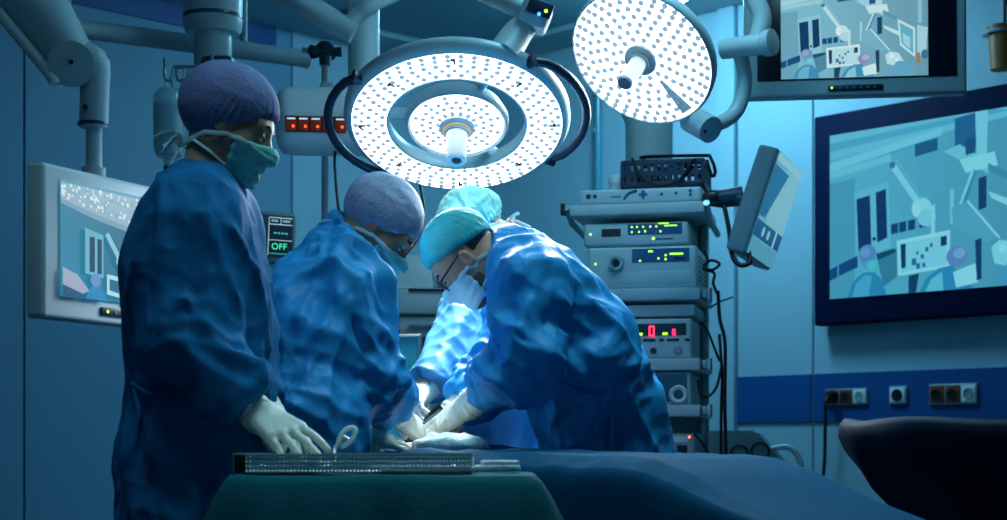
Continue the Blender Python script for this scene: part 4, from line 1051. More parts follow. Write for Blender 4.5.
# ceiling pendant column behind the cart
pc = P(649, HZ, 5.95); e = empty('pendant_column', (pc[0], pc[1], CEIL), 0, 'thick grey ceiling pendant column hanging behind the disc lamp', 'pendant')
zt = CAMH + (HZ - 118) * 5.95 / F; zb = CAMH + (HZ - 205) * 5.95 / F
mb = MB(); mb.lathe([(0, zb - CEIL), (.08, zb - CEIL), (.088, zb + .02 - CEIL), (.088, zt - .02 - CEIL), (.105, zt + .02 - CEIL), (.112, zt + .06 - CEIL), (.112, 0), (0, 0)], 36); mb.build('column', MATS['lamp_housing'], e)
mb = MB(); mb.lathe([(.114, zt + .09 - CEIL), (.116, zt + .1 - CEIL), (.114, zt + .11 - CEIL)], 36); mb.build('ring', MATS['dark_steel'], e)
# glass-blue service pipe on the wall
pp = onR(598, 300, .05); mb = MB(); mb.tube([(0, 0, .1), (0, 0, CEIL - .02)], .02, 12); o = mb.build('service_pipe', mat('pipe_blue', '#3f8fa8', .25, var=.05), None); o.location = (pp[0], pp[1], 0); tag(o, 'thin vertical blue-green service pipe on the wall behind the cart', 'pipe')
for zz in (.8, 1.7, 2.6): q = MB(); q.box((0, .02, zz), (.05, .06, .02), .004); q.build('clip', MATS['grey_plastic'], o)

# ================================================================ wall sockets on the blue band
def socket(label, px0, px1, py0, py1, kinds, plug=None):
    a = onR(px0, (py0 + py1) / 2, .012); b = onR(px1, (py0 + py1) / 2, .012); W = np.linalg.norm((b - a)[:2]); c = (a + b) / 2
    ht = (py1 - py0) * c[1] / F
    e = empty('wall_socket', c, 0, label, 'socket', 'sockets on the blue wall band', mtx=MR)
    mb = MB(); mb.box((0, -.002, 0), (W, .012, ht), .003); mb.build('cover_frame', MATS['aluminium'], e)
    n = len(kinds); s = W / n
    for i, k in enumerate(kinds):
        x = -W / 2 + s * (i + .5)
        mb = MB(); mb.box((x, -.009, 0), (s * .86, .01, ht * .82), .003); ins = mb.build('insert', MATS['socket_brown' if k == 'b' else 'white_plastic'], e)
        mb = MB(); mb.lathe([(s * .3, 0), (s * .3, .004), (s * .26, .004), (s * .25, .001), (0, .001)], 20, (x, -.0135, 0), basis((0, -1, 0))); mb.build('well', MATS['dark_plastic' if k != 'w' else 'grey_plastic'], ins)
        for dx in (-1, 1): mb = MB(); mb.cyl((x + dx * s * .1, -.0155, 0), (x + dx * s * .1, -.0135, 0), s * .035, 8); mb.build('pin_hole', MATS['black_rubber'], ins)
    return e, c, s, W
so, c1, s1, W1 = socket('triple wall socket with two brown inserts and a black plug', 826, 868, 388.5, 405, 'bbw')
socket('single round wall socket alone on the blue band', 890, 907.5, 386, 404.5, 'g')
socket('triple wall socket with two brown inserts and nothing plugged in', 930, 978, 383.5, 404.5, 'bbw')
pl = onR(832, 396, .03); e = empty('mains_cable', pl, 0, 'black power plug and cord hanging from the triple wall socket', 'power cord', mtx=MR)
mb = MB(); mb.lathe([(0, 0), (.028, 0), (.028, .03), (.016, .045), (0, .045)], 16, (0, .015, 0), basis((0, -1, 0))); mb.build('plug', MATS['black_rubber'], e)
mb = MB(); mb.tube([(0, -.025, 0), (0, -.05, -.03), (-.005, -.045, -.12), (-.02, -.03, -.3), (-.035, -.03, -.45), (-.03, -.06, -.9), (-.02, -.1, -pl[2] + .012), (.2, -.2, -pl[2] + .01)], .008, 8, smooth=6); mb.build('cord', MATS['black_rubber'], e)
# amber holder and hook high on the right wall
ah = onR(1001, 70, .13); e = empty('amber_holder', ah, 0, 'amber plastic holder hanging from a hook above the wall screen', 'holder', mtx=MR)
k = ah[1] / F; hh = 42 * k
mb = MB(); mb.lathe([(0, 0), (.042, 0), (.052, hh), (.056, hh), (.056, hh + .008), (.046, hh + .008), (.04, .01), (0, .01)], 24); mb.build('cup', MATS['amber_plastic'], e)
mb = MB(); mb.lathe([(.05, hh * .86), (.075, hh * .84), (.078, hh * .9), (.05, hh * .93)], 24, closed=True); mb.tube([(0, .12, hh * .9), (0, .04, hh * .9)], .012, 8); mb.build('hook_ring', MATS['aluminium'], e)
mb = MB(); mb.tube([(.0, .12, hh + .1), (0, .03, hh + .12), (.0, .03, hh + .03)], .009, 8); mb.build('hook', MATS['dark_plastic'], e)
# low suction unit by the cart
su = P(742, 432, 5.9); su[2] = 0; zt = CAMH + (HZ - 431) * 5.9 / F
e = empty('suction_unit', su, math.radians(-12), 'low grey suction unit with round dials and a pale hose by the wall', 'suction unit')
mb = MB(); mb.mesh([(-.16, -.16, zt), (.06, -.16, zt), (.16, -.16, zt - .12), (.16, -.16, .12), (-.16, -.16, .12)] + [(-.16, .16, zt), (.06, .16, zt), (.16, .16, zt - .12), (.16, .16, .12), (-.16, .16, .12)], [(0, 1, 2, 3, 4), (9, 8, 7, 6, 5), (0, 5, 6, 1), (1, 6, 7, 2), (2, 7, 8, 3), (3, 8, 9, 4), (4, 9, 5, 0)])
bmesh.ops.bevel(mb.bm, geom=mb.bm.edges[:], offset=.012, segments=2, affect='EDGES'); mb.build('case', MATS['grey_plastic'], e)
for x, z in ((.0, zt - .085), (.075, zt - .075)):
    mb = MB(); mb.lathe([(.028, 0), (.034, .0), (.034, .014), (.028, .016)], 24, (x, -.16, z), basis((0, -1, 0)), closed=True); g = mb.build('dial', MATS['dark_plastic'], e)
    mb = MB(); mb.lathe([(0, .006), (.027, .006), (.027, 0)], 20, (x, -.16, z), basis((0, -1, 0))); mb.build('dial_face', MATS['grey_plastic'], g)
mb = MB(); mb.tube([(.1, -.12, zt - .07), (.17, -.14, zt - .06), (.21, -.14, zt - .1), (.215, -.14, zt - .2), (.19, -.14, .2)], .011, 10, smooth=6); mb.build('hose', MATS['white_plastic'], e)
for sx in (-.12, .12):
    for sy in (-.12, .12): mb = MB(); mb.cyl((sx - .015, sy, .045), (sx + .015, sy, .045), .045, 16); mb.tube([(sx, sy, .05), (sx, sy, .13)], .012, 8); mb.build('caster', MATS['dark_plastic'], e)

# ================================================================ left background
pd = 5.2
cp = P(213, HZ, pd); e = empty('ceiling_pendant', (cp[0], cp[1], CEIL), 0, 'round stepped ceiling pendant column above the standing nurse', 'pendant')
zz = lambda y, d=pd: CAMH + (HZ - y) * d / F - CEIL
mb = MB(); mb.lathe([(0, zz(34)), (.084, zz(34)), (.094, zz(29)), (.096, zz(22)), (.096, zz(-2)), (.09, 0), (0, 0)], 36); mb.build('upper_drum', MATS['lamp_housing'], e)
mb = MB(); mb.lathe([(0, zz(68)), (.058, zz(68)), (.061, zz(64)), (.061, zz(32)), (0, zz(32))], 32); mb.build('lower_drum', MATS['lamp_housing'], e)
mb = MB(); mb.lathe([(.0965, zz(20)), (.098, zz(18)), (.0965, zz(16))], 36); mb.build('seam_ring', MATS['dark_steel'], e)
ra, rb = onL(20, 19, .35), P(304, 58, pd)
ra = P(30, 22, 5.0); rb = P(306, 59, 5.75)
e = empty('service_rail', ra, 0, 'long grey horizontal service rail below the ceiling behind the nurse', 'rail')
dv = rb - ra
mb = MB(); mb.tube([(0, 0, 0), tuple(dv)], .031, 16); mb.build('beam', MATS['grey_plastic'], e); mb = MB(); mb.tube([tuple(dv * .999), tuple(dv * 1.004)], .034, 16); mb.build('end_cap', MATS['white_plastic'], e)
for t in (.12, .75): q = MB(); q.tube([tuple(dv * t), (dv[0] * t, dv[1] * t, CEIL - ra[2])], .012, 10); q.build('hanger', MATS['grey_plastic'], e)
# bottle on hooks
bd = 4.6; bt = P(169, 86, bd); e = empty('infusion_bottle', bt, 0, 'clear infusion bottle hanging upside down behind the nurse', 'bottle')
k = bd / F
mb = MB(); mb.lathe([(0, -2 * k), (.012, -2 * k), (10 * k, -3 * k), (15.5 * k, -9 * k), (16 * k, -20 * k), (15.5 * k, -62 * k), (13 * k, -70 * k), (6 * k, -74 * k), (5 * k, -80 * k), (0, -80 * k)], 28); mb.build('bottle', MATS['clear_plastic'], e)
mb = MB(); mb.lathe([(0, -18 * k), (14.6 * k, -18 * k), (14.2 * k, -61 * k), (12 * k, -68 * k), (0, -70 * k)], 28); mb.build('fluid', mat('fluid', '#9cc6d2', .1, var=0, trans=.3, alpha=.7), e)
mb = MB(); mb.cyl((0, 0, -80 * k), (0, 0, -87 * k), 5.5 * k, 16); mb.build('stopper', MATS['dark_plastic'], e)
mb = MB(); mb.tube([(0, 0, -86 * k), (.0, .01, -100 * k), (-.02, .02, -130 * k), (-.02, .03, -250 * k)], .004, 7, smooth=4); mb.build('drip_line', MATS['clear_plastic'], e)
mb = MB(); mb.tube([(-.01, -.004, -2 * k), (-.007, -.011, 5 * k), (.007, -.011, 5 * k), (.01, -.004, -2 * k)], .003, 6, smooth=4); mb.build('hanger_loop', MATS['steel'], e)
hk = P(190, 70, bd); e = empty('drip_hooks', hk, 0, 'bent steel drip hooks holding the infusion bottle', 'hook')
k = bd / F
for x0 in (-26, -14, -2, 8):
    mb = MB(); mb.tube([(x0 * k, 0, 2 * k), ((x0 + 2) * k, -.01, -9 * k), ((x0 + 5) * k, -.012, -12 * k), ((x0 + 8) * k, -.01, -9 * k), ((x0 + 9) * k, 0, 1 * k), ((x0 + 13) * k, 0, 3 * k)], .0042, 7, smooth=5); mb.build('hook', MATS['steel'], e)
mb = MB(); mb.tube([(-16 * k, 0, 3 * k), (22 * k, 0, 3 * k), (23 * k, .02, 3 * k), (23 * k, .5, 3 * k), (23 * k, .56, 3 * k)], .0055, 8); mb.tube([(22 * k, 0, 3 * k), (22 * k, 0, 16 * k)], .005, 8); mb.build('crossbar', MATS['steel'], e)
mb = MB(); mb.tube([(-25 * k, 0, 1 * k), (-26 * k, 0, 12 * k)], .003, 6); mb.build('tip', MATS['dark_steel'], e)
mb = MB(); pe = np.array([cp[0], cp[1], CAMH + (HZ - 66) * pd / F + .03]) - hk; mb.tube([(23 * k, .5, 3 * k), tuple(pe - [0, 0, .08]), tuple(pe)], .012, 8); mb.build('support_arm', MATS['dark_steel'], e); mb = MB(); mb.box((23 * k, .18, 0), (.1, .26, .12), .02); mb.build('bracket', MATS['dark_steel'], e)
# service head with red sockets
sd = 5.0; sc_ = P(332, 119, sd); e = empty('medical_supply_unit', sc_, math.radians(6), 'rounded white medical service head with a row of red switches', 'service head')
k = sd / F
mb = MB(); mb.box((0, .05, 0), (112 * k, .2, 62 * k), .045, seg=5); mb.build('housing', MATS['white_plastic'], e)
mb = MB(); mb.box((-16 * k, -.052, -9 * k), (60 * k, .012, 16 * k), .003); pn = mb.build('switch_plate', mat('red_frame', '#4a1610', .4, var=.1), e)
for i in range(5):
    mb = MB(); mb.box(((-40 + 12 * i) * k, -.06, -9 * k), (10.6 * k, .01, 14 * k), .003); sw = mb.build('switch', MATS['red_panel'], e)
    mb = MB(); mb.cyl(((-38 + 12 * i) * k, -.064, -12 * k), ((-38 + 12 * i) * k, -.0675, -12 * k), .0042, 10); mb.build('switch_light', MATS['red_led'], sw)
    mb = MB(); mb.box(((-40 + 12 * i) * k, -.0655, -4.5 * k), (8 * k, .002, 1.4 * k)); mb.build('switch_mark', MATS['white_print'], sw)
mb = MB(); mb.box((-5 * k, .05, 34 * k), (14 * k, .05, 10 * k), .006); mb.build('pole_bracket', MATS['grey_plastic'], e)
mb = MB(); mb.tube([(.1, .05, 20 * k), (.1, .05, CEIL - sc_[2])], .05, 20); mb.build('drop_tube', MATS['lamp_housing'], e)
# clamp pole
cq = P(325, 56, 5.22); e = empty('clamp_pole', (cq[0], cq[1], 0), 0, 'slim steel pole topped by a dark star-knob clamp behind the lamp', 'pole')
mb = MB(); mb.tube([(0, 0, .06), (0, 0, cq[2])], .0115, 12); mb.build('tube', MATS['grey_plastic'], e)
z = cq[2]
mb = MB(); mb.lathe([(0, -.03), (.018, -.03), (.02, 0), (.03, .01), (.032, .03), (.018, .045), (0, .045)], 18, (0, 0, z)); mb.build('clamp_body', MATS['dark_steel'], e)
mb = MB()
for an in (0, 72, 144, 216, 288): mb.tube([(.0, 0, z + .012), (.055 * math.cos(math.radians(an)), .05 * math.sin(math.radians(an)), z + .014)], [.012, .017], 8)
mb.build('star_knob', MATS['navy_plastic'], e)
mb = MB(); mb.tube([(0, 0, z + .01), (-.075, -.01, z + .018)], .009, 8); mb.build('pin', MATS['grey_plastic'], e)
mb = MB(); mb.lathe([(0, 0), (.2, 0), (.2, .02), (.03, .05), (.02, .08), (0, .08)], 28); mb.build('foot', MATS['grey_plastic'], e)
# loose cable behind the lamp
cb1 = P(335, 140, 5.0); e = empty('hanging_cable', cb1, 0, 'thin black cable hanging from the red-switched supply unit', 'cable')
g = lambda px, py, d=4.97: tuple(P(px, py, d) - cb1)
mb = MB(); mb.tube([g(337, 138, 5.05), g(335, 152, 5.02), g(335, 170, 5.), g(338, 205), g(343, 235), g(346, 330, 4.95)], .0045, 7, smooth=5); mb.build('cord', MATS['black_rubber'], e)
e2 = P(424, 190, 4.7); o = empty('lamp_cable', e2, 0, 'thin dark cable hanging below the ring lamp beside the green cap', 'cable')
g = lambda px, py, d=4.7: tuple(P(px, py, d) - e2)
mb = MB(); mb.tube([g(417, 172, 5.0), g(421, 190, 4.96), g(424, 212, 4.85), g(420, 235, 4.75), g(400, 262), g(375, 300)], .0045, 7, smooth=5); mb.build('cord', MATS['black_rubber'], o)
# bent ceiling arm at the top
ca = P(322, 14, 5.0); e = empty('bent_ceiling_arm', ca, 0, 'bent tubular ceiling arm with a thick sleeve near the airflow panel', 'arm')
g = lambda px, py, d=5.0: tuple(P(px, py, d) - ca)
mb = MB(); mb.tube([g(275, -14), g(317, 12)], .034, 20); mb.build('arm', MATS['lamp_housing'], e)
mb = MB(); mb.tube([g(314, 10), g(334, 22.5)], .039, 20); mb.build('sleeve', MATS['lamp_housing'], e)
mb = MB(); mb.tube([g(332, 21), g(354, 34)], [.037, .034], 20); mb.build('end_sleeve', MATS['lamp_housing'], e)
mb = MB(); mb.tube([g(345, 27), g(358, 14), g(372, 5), g(400, -8, 5.1), g(430, -30, 5.2)], .022, 14, smooth=5); mb.build('bent_tube', MATS['lamp_housing'], e)
mb = MB(); mb.tube([g(275, -14), (P(275, -14, 5.)[0] - ca[0], 0, CEIL - ca[2])], .036, 16); mb.build('stem', MATS['lamp_housing'], e)
# anaesthesia display
ad = 5.4; TL, TR, BR, BL = P(246, 210, ad), P(296, 214, ad + .04), P(296, 264, ad + .04), P(246, 262, ad)
AP = [('#10233a', rect(0, 0, 1.6, 1)), ('#16304a', rect(0, 0, .42, 1)), ('#cfeaf2', rect(.44, .04, .455, .96)), ('#cfeaf2', rect(.455, .04, 1.0, .06)), ('#cfeaf2', rect(.455, .2, 1.0, .22)), ('#cfeaf2', rect(.72, .05, .735, .2)), ('#8fb8c8', rect(.5, .1, .66, .15)), ('#8fb8c8', rect(.77, .1, .95, .15)), ('#cfeaf2', rect(.455, .58, 1.0, .595)), ('#40c0a0', rect(.48, .9, .96, .92))] + [('#50e0b0', rect(.57 + .09 * i, .4, .63 + .09 * i, .435)) for i in range(4)]
am, W, H = screen_thing('patient_monitor', 'small patient monitor with green readout between the two women', 'monitor', TL, TR, BR, BL, .06, (.012, .014, .012, .02), AP, picmat('vital_picture', .8, (.85, 1, 1)), MATS['grey_plastic'])
text_mesh('OFF', .03, 'readout_text', MATS['green_lcd'], am, (.028, -.0075, -.032), (math.pi / 2, 0, 0))
mb = MB(); mb.tube([(0, .07, 0), (0, .12, -.05), (0, .12, -.6), (.1, .2, -1.2)], .02, 12); mb.build('stand_arm', MATS['grey_plastic'], am)
# anaesthesia machine
md = 5.35; k = md / F; mo = P(428, HZ, md); mo[2] = 0; e = empty('anaesthesia_machine', mo, math.radians(4), 'grey anaesthesia machine with drawers behind the operating table', 'machine')
mz = lambda y: CAMH + (HZ - y) * k; mx = lambda x: (x - 428) * k
mb = MB(); mb.box((0, .18, mz(301)), (mx(468) - mx(392), .36, mz(287) - mz(313)), .012); mb.build('worktop_body', MATS['device_grey'], e)
mb = MB(); mb.box((.02, .2, (mz(337) + mz(316)) / 2), (mx(466) - mx(397), .36, mz(316) - mz(337)), .008); mb.build('drawer', MATS['device_grey'], e)
mb = MB(); mb.box((.0, .19, (mz(316) + .12) / 2 - .05), (mx(462) - mx(400), .33, mz(318) - .1), .008); mb.build('cabinet', MATS['navy_plastic'], e)
mb = MB(); mb.box((mx(412), .2, mz(270)), (.16, .3, .12), .02, taper=(.75, .8)); mb.build('hood', MATS['device_grey'], e)
mb = MB(); mb.box((mx(440), .22, mz(276)), (.2, .26, .07), .012); mb.build('side_block', MATS['grey_plastic'], e)
mb = MB(); mb.box((mx(428), -.002, mz(290)), (mx(447) - mx(408), .012, .008), .002); mb.build('slot', MATS['dark_plastic'], e)
mb = MB(); mb.box((mx(430), .01, mz(325)), (.14, .02, .012), .004); mb.build('drawer_pull', MATS['grey_plastic'], e)
for sx in (-.1, .12):
    for sy in (.08, .3): mb = MB(); mb.cyl((sx - .015, sy, .05), (sx + .015, sy, .05), .05, 16); mb.build('caster', MATS['dark_plastic'], e)

# ================================================================ draped tables
def drape(name, m, c, rot, hx, hy, top, drop, flare, nfold, amp, seed, corner=.06, n=220, inner=26, outer=26, label=None, cat=None, thick=0., parent=None, edge_round=.03, flare_back=None):
    """cloth over a rounded rectangle: radial rings, then a hanging skirt with folds"""
    rng = np.random.RandomState(seed)
    per = []
    Lx, Ly = hx - corner, hy - corner
    tot = 4 * (Lx + Ly) + 2 * math.pi * corner
    for i in range(n):
        s = tot * i / n
        segs = [(2 * Ly, 0), (math.pi / 2 * corner, 1), (2 * Lx, 2), (math.pi / 2 * corner, 3), (2 * Ly, 4), (math.pi / 2 * corner, 5), (2 * Lx, 6), (math.pi / 2 * corner, 7)]
        for L_, k in segs:
            if s <= L_: break
            s -= L_
        if k == 0: p, nn = (hx, -Ly + s), (1, 0)
        elif k == 2: p, nn = (Lx - s, hy), (0, 1)
        elif k == 4: p, nn = (-hx, Ly - s), (-1, 0)
        elif k == 6: p, nn = (-Lx + s, -hy), (0, -1)
        else:
            a = s / corner + {1: 0, 3: math.pi / 2, 5: math.pi, 7: 1.5 * math.pi}[k]
            cc = {1: (Lx, Ly), 3: (-Lx, Ly), 5: (-Lx, -Ly), 7: (Lx, -Ly)}[k]
            nn = (math.cos(a), math.sin(a)); p = (cc[0] + corner * nn[0], cc[1] + corner * nn[1])
        per.append((p, nn))
    pp = np.array([a for a, b in per]); nn = np.array([b for a, b in per])
    V = []
    for r in range(1, inner + 1):
        q = pp * (r / inner); V.append(np.c_[q, top(q[:, 0], q[:, 1])])
    ph = np.arange(n) / n * 2 * math.pi
    wav = sum(np.sin(ph * k + rng.rand() * 6) * a for k, a in ((nfold, .6), (int(nfold * 1.6), .4), (int(nfold * .55), .6)))
    wav = np.sign(wav) * np.abs(wav) ** .8
    e = top(pp[:, 0], pp[:, 1])
    back = np.where(nn[:, 1] > .3, flare_back, 1.) if flare_back is not None else 1.
    for r in range(1, outer + 1):
        t = (r / outer); z = drop * t
        out = edge_round * min(1, t * 8) ** .5 + flare * z * back + amp * wav * min(1, t * 2.2) * (.5 + .5 * t)
        q = pp + nn * out[:, None]
        V.append(np.c_[q, e - z - edge_round * (1 - math.exp(-t * 6)) * .3])
    v = np.concatenate(V); ctr = np.array([[0, 0, float(top(np.array([0.]), np.array([0.]))[0])]])
    Fq = []
    nr = inner + outer
    for r in range(nr - 1):
        a = r * n + np.arange(n); b = r * n + (np.arange(n) + 1) % n
        Fq.append(np.stack([a, a + n, b + n, b], 1))
    Fq = np.concatenate(Fq)
    tri = [(len(v), i, (i + 1) % n) for i in range(n)]
    v = np.concatenate([v, ctr])
    nrm = np.zeros_like(v); 
    v[:, 2] += crumple(v * [1, 1, .6], seed, (1, 1, 1), 6.5, amp * .35)
    M = Matrix.Rotation(rot, 3, 'Z')
    me = bpy.data.meshes.new(name); me.from_pydata([tuple(x) for x in v], [], [tuple(x) for x in Fq.tolist()] + tri)
    me.polygons.foreach_set('use_smooth', [True] * len(me.polygons))
    o = link(name, me, m, parent); o.location = (c[0], c[1], 0); o.rotation_euler = (0, 0, rot)
    so_ = o.modifiers.new('thickness', 'SOLIDIFY'); so_.thickness = .003; so_.offset = -1
    if label: tag(o, label, cat)
    return o

# operating table, patient and drape: axis u runs from the head (far left) to the feet (near right)
AU = np.array([.6, -.8]); OT = WOUND[:2] + AU * .38; orot = math.atan2(AU[1], AU[0])
uv = lambda u, v, z: np.array([*(WOUND[:2] + AU * u + np.array([.8, .6]) * v), z])
e = empty('operating_table', (OT[0], OT[1], 0), orot, 'operating table on a column base under the blue surgical drape', 'operating table')
mb = MB(); mb.box((.08, 0, .724), (1.8, .36, .06), .02); mb.build('table_top', MATS['dark_plastic'], e)
mb = MB(); mb.box((-.1, 0, .4), (.24, .24, .62), .03); mb.build('column', MATS['steel'], e)
mb = MB(); mb.box((-.1, 0, .06), (.8, .34, .12), .04); mb.build('base', MATS['aluminium'], e)
# patient lying on the table
pr_ = empty('patient', uv(.3, 0, .76), 0, 'patient lying on the operating table, skin showing beside the surgical drape', 'person')
def patient_sdf(p):
    p = p + np.array([0, 0, .01])
    d = chain(p, [uv(-.32, 0, .87), uv(-.05, 0, .875), uv(.25, 0, .86)], [.1, .105, .095], .05)
    for s in (-1, 1):
        d = smin(d, chain(p, [uv(-.36, s * .085, .87), uv(-.1, s * .055, .872), uv(.1, s * .045, .865), uv(.28, s * .065, .855)], [.08, .095, .095, .095], .05), .06)
        d = smin(d, chain(p, [uv(.28, s * .09, .85), uv(.68, s * .09, .85), uv(1.02, s * .09, .82)], [.085, .062, .045], .03), .04)
        d = smin(d, chain(p, [uv(1.02, s * .09, .82), uv(1.06, s * .1, .91)], [.04, .03], .03), .03)
        d = smin(d, chain(p, [uv(-.38, s * .135, .87), uv(-.12, s * .165, .825), uv(.12, s * .16, .815), uv(.2, s * .155, .812)], [.05, .04, .033, .03], .03), .03)
    d = smin(d, rcone(p, uv(-.4, 0, .87), uv(-.52, 0, .88), .055, .055), .03)
    return smin(d, ell((p - uv(-.62, 0, .88)) @ np.array([[.6, -.8, 0], [.8, .6, 0], [0, 0, 1]]).T, (0, 0, 0), (.115, .076, .095)), .02)
v, f = nets(patient_sdf, np.min([uv(-.75, -.3, .76), uv(1.2, .3, .76), uv(-.75, .3, .76), uv(1.2, -.3, .76)], 0) - .05, np.max([uv(-.75, -.3, 1.02), uv(1.2, .3, 1.02), uv(-.75, .3, 1.02), uv(1.2, -.3, 1.02)], 0) + .05, .008)
npmesh('body', v, f, MATS['patient_skin'], pr_, uv(.3, 0, .76))
mb = MB(); mb.tube([uv(-.03, .01, .982) - uv(.3, 0, .76), uv(.0, .005, .986) - uv(.3, 0, .76), uv(.04, .0, .98) - uv(.3, 0, .76)], [.006, .016, .006], 10, smooth=4, flat=.8); mb.build('incision', MATS['wound'], pr_)
def opz(x, y):
    u = x + .38
    z = .935 + 0 * x
    body = np.interp(u, [-.6, -.35, -.1, .0, .1, .2, .4, .6, .8, .9, 1.0, 1.12, 1.3, 1.5], [.98, .985, .982, .975, .972, .97, .965, .96, .96, .955, .93, .885, .83, .79])
    z = .80 + (body - .80) * np.clip(1.25 - (np.abs(y) / .33) ** 2.2, 0, 1)
    hole = np.exp(-(((u + .02) / .12) ** 2 + ((y + .03) / .13) ** 2) ** 2)
    return z - .05 * hole
drape('surgical_drape', MATS['drape_blue'], OT, orot, 1.0, .22, opz, .38, .02, 17, .012, 4, corner=.1, edge_round=.012, n=300, inner=40, label='blue surgical drape spread over the patient and operating table', cat='drape')
bpy.data.objects['surgical_drape'].location = (OT[0] + AU[0] * .12, OT[1] + AU[1] * .12, 0)
# white folded cloth by the wound
gz = P(448, 445, 3.84); 
def clothf(p):
    return smin(ell(p, (0, 0, 0), (.088, .07, .028)), ell(p, (.03, .02, -.006), (.07, .06, .02)), .02)
v, f = nets(clothf, (-.14, -.12, -.06), (.2, .12, .06), .005); v = v + vnormals(v, f) * crumple(v, 9, (1, 1, 1), 16, .006)[:, None]
o = npmesh('gauze_pack', v, f, MATS['gauze'], None); o.location = tuple(gz); tag(o, 'white folded gauze pack lying on the drape below the surgeons hands', 'gauze')
# anaesthesia screen cloth
es = np.array([-.425, 4.6, 0]); e = empty('anaesthesia_screen', es, -math.pi / 2, 'teal cloth hung as a screen between patient and anaesthesia machine', 'screen cloth')
zt = CAMH + (HZ - 337) * (es[1]) / F
gx, gy = np.meshgrid(np.linspace(-.18, .18, 60), np.linspace(0, 1, 40), indexing='ij')
vv = np.c_[(.012 * np.sin(gx * 34) * gy + .01 * np.sin(gx * 71 + 1) * gy).ravel(), gx.ravel(), (zt - gy * (zt - .995)).ravel()]
idx = np.arange(60 * 40).reshape(60, 40); ff = np.stack([idx[:-1, :-1], idx[1:, :-1], idx[1:, 1:], idx[:-1, 1:]], -1).reshape(-1, 4)
o = npmesh('cloth', vv, ff, MATS['drape_teal'], e); so_ = o.modifiers.new('thickness', 'SOLIDIFY'); so_.thickness = .003
mb = MB(); mb.tube([(.006, -.29, .74), (.006, -.29, zt + .004), (.006, .185, zt + .004), (.006, .185, .74)], .008, 8); mb.build('frame', MATS['steel'], e)

# instrument table
TT = .93; tc = np.array([-.207, 2.89]); e = empty('instrument_table', (tc[0], tc[1], 0), 0, 'wheeled steel instrument table under the green cloth', 'table')
mb = MB(); mb.box((0, 0, TT - .02), (.5, .32, .02), .008); mb.build('table_top', MATS['steel'], e)
for sx in (-.24, .24):
    for sy in (-.15, .15): mb = MB(); mb.tube([(sx, sy, .08), (sx, sy, TT - .025)], .013, 10); mb.build('leg', MATS['steel'], e)
for sx in (-.24, .24):
    for sy in (-.15, .15): mb = MB(); mb.cyl((sx - .012, sy, .04), (sx + .012, sy, .04), .04, 16); mb.tube([(sx, sy, .04), (sx, sy, .09)], .01, 8); mb.build('caster', MATS['dark_plastic'], e)
drape('table_cloth', MATS['drape_green'], tc, 0, .262, .172, lambda x, y: TT + .0 * x, .34, .45, 13, .016, flare_back=.02, seed=8, corner=.03, n=240, inner=20, edge_round=.012, label='dark green cloth covering the instrument table under the steel tray', cat='cloth')
# perforated tray
tz = TT + .0005; to = P(353.5, HZ, 2.82); e = empty('instrument_tray', (to[0], 2.915, tz), 0, 'perforated steel instrument tray on the green cloth', 'tray')
tw, td, th = .209, .11, .034
mb = MB(); mb.box((0, 0, .003), (tw * 2, td * 2, .003)); mb.build('floor_sheet', MATS['tray_steel'], e, smooth=False)
def perf(w_, h_, nx, nz):
    """sheet with diamond-shaped holes, centred, in the xz plane"""
    mb = MB(); V, Fc = [], []
    for j in range(nz):
        for i in range(nx):
            x0, x1, z0, z1 = -w_ / 2 + w_ * i / nx, -w_ / 2 + w_ * (i + 1) / nx, h_ * j / nz, h_ * (j + 1) / nz
            mx_, mz_ = (x0 + x1) / 2, (z0 + z1) / 2; rx, rz = (x1 - x0) * .33, (z1 - z0) * .33; b = len(V)
            V += [(x0, 0, z0), (x1, 0, z0), (x1, 0, z1), (x0, 0, z1), (mx_, 0, mz_ - rz), (mx_ + rx, 0, mz_), (mx_, 0, mz_ + rz), (mx_ - rx, 0, mz_)]
            Fc += [(b, b + 1, b + 5, b + 4), (b + 1, b + 2, b + 6, b + 5), (b + 2, b + 3, b + 7, b + 6), (b + 3, b, b + 4, b + 7)]
    mb.mesh(V, Fc); bmesh.ops.remove_doubles(mb.bm, verts=mb.bm.verts, dist=1e-5); return mb
for s in (-1, 1):
    o = perf(tw * 2, th, 64, 4).build('side_sheet', MATS['tray_steel'], e, smooth=False); o.location = (0, s * td, .002)
    o = perf(td * 2, th, 34, 4).build('end_sheet', MATS['tray_steel'], e, smooth=False); o.location = (s * tw, 0, .002); o.rotation_euler = (0, 0, math.pi / 2)
mb = MB(); mb.tube([(-tw, -td, th), (tw, -td, th), (tw, td, th), (-tw, td, th), (-tw, -td, th)], .0028, 6); mb.build('rim_wire', MATS['steel'], e)
mb = MB(); mb.box((-tw + .012, -td - .004, .018), (.02, .006, .034), .002); mb.build('label_clip', MATS['dark_plastic'], e)
mb = MB(); mb.tube([(.05, -td - .003, .008), (.09, -td - .012, .006), (.19, -td - .012, .006), (.22, -td - .003, .008)], .003, 6); mb.build('bail_handle', MATS['steel'], e)
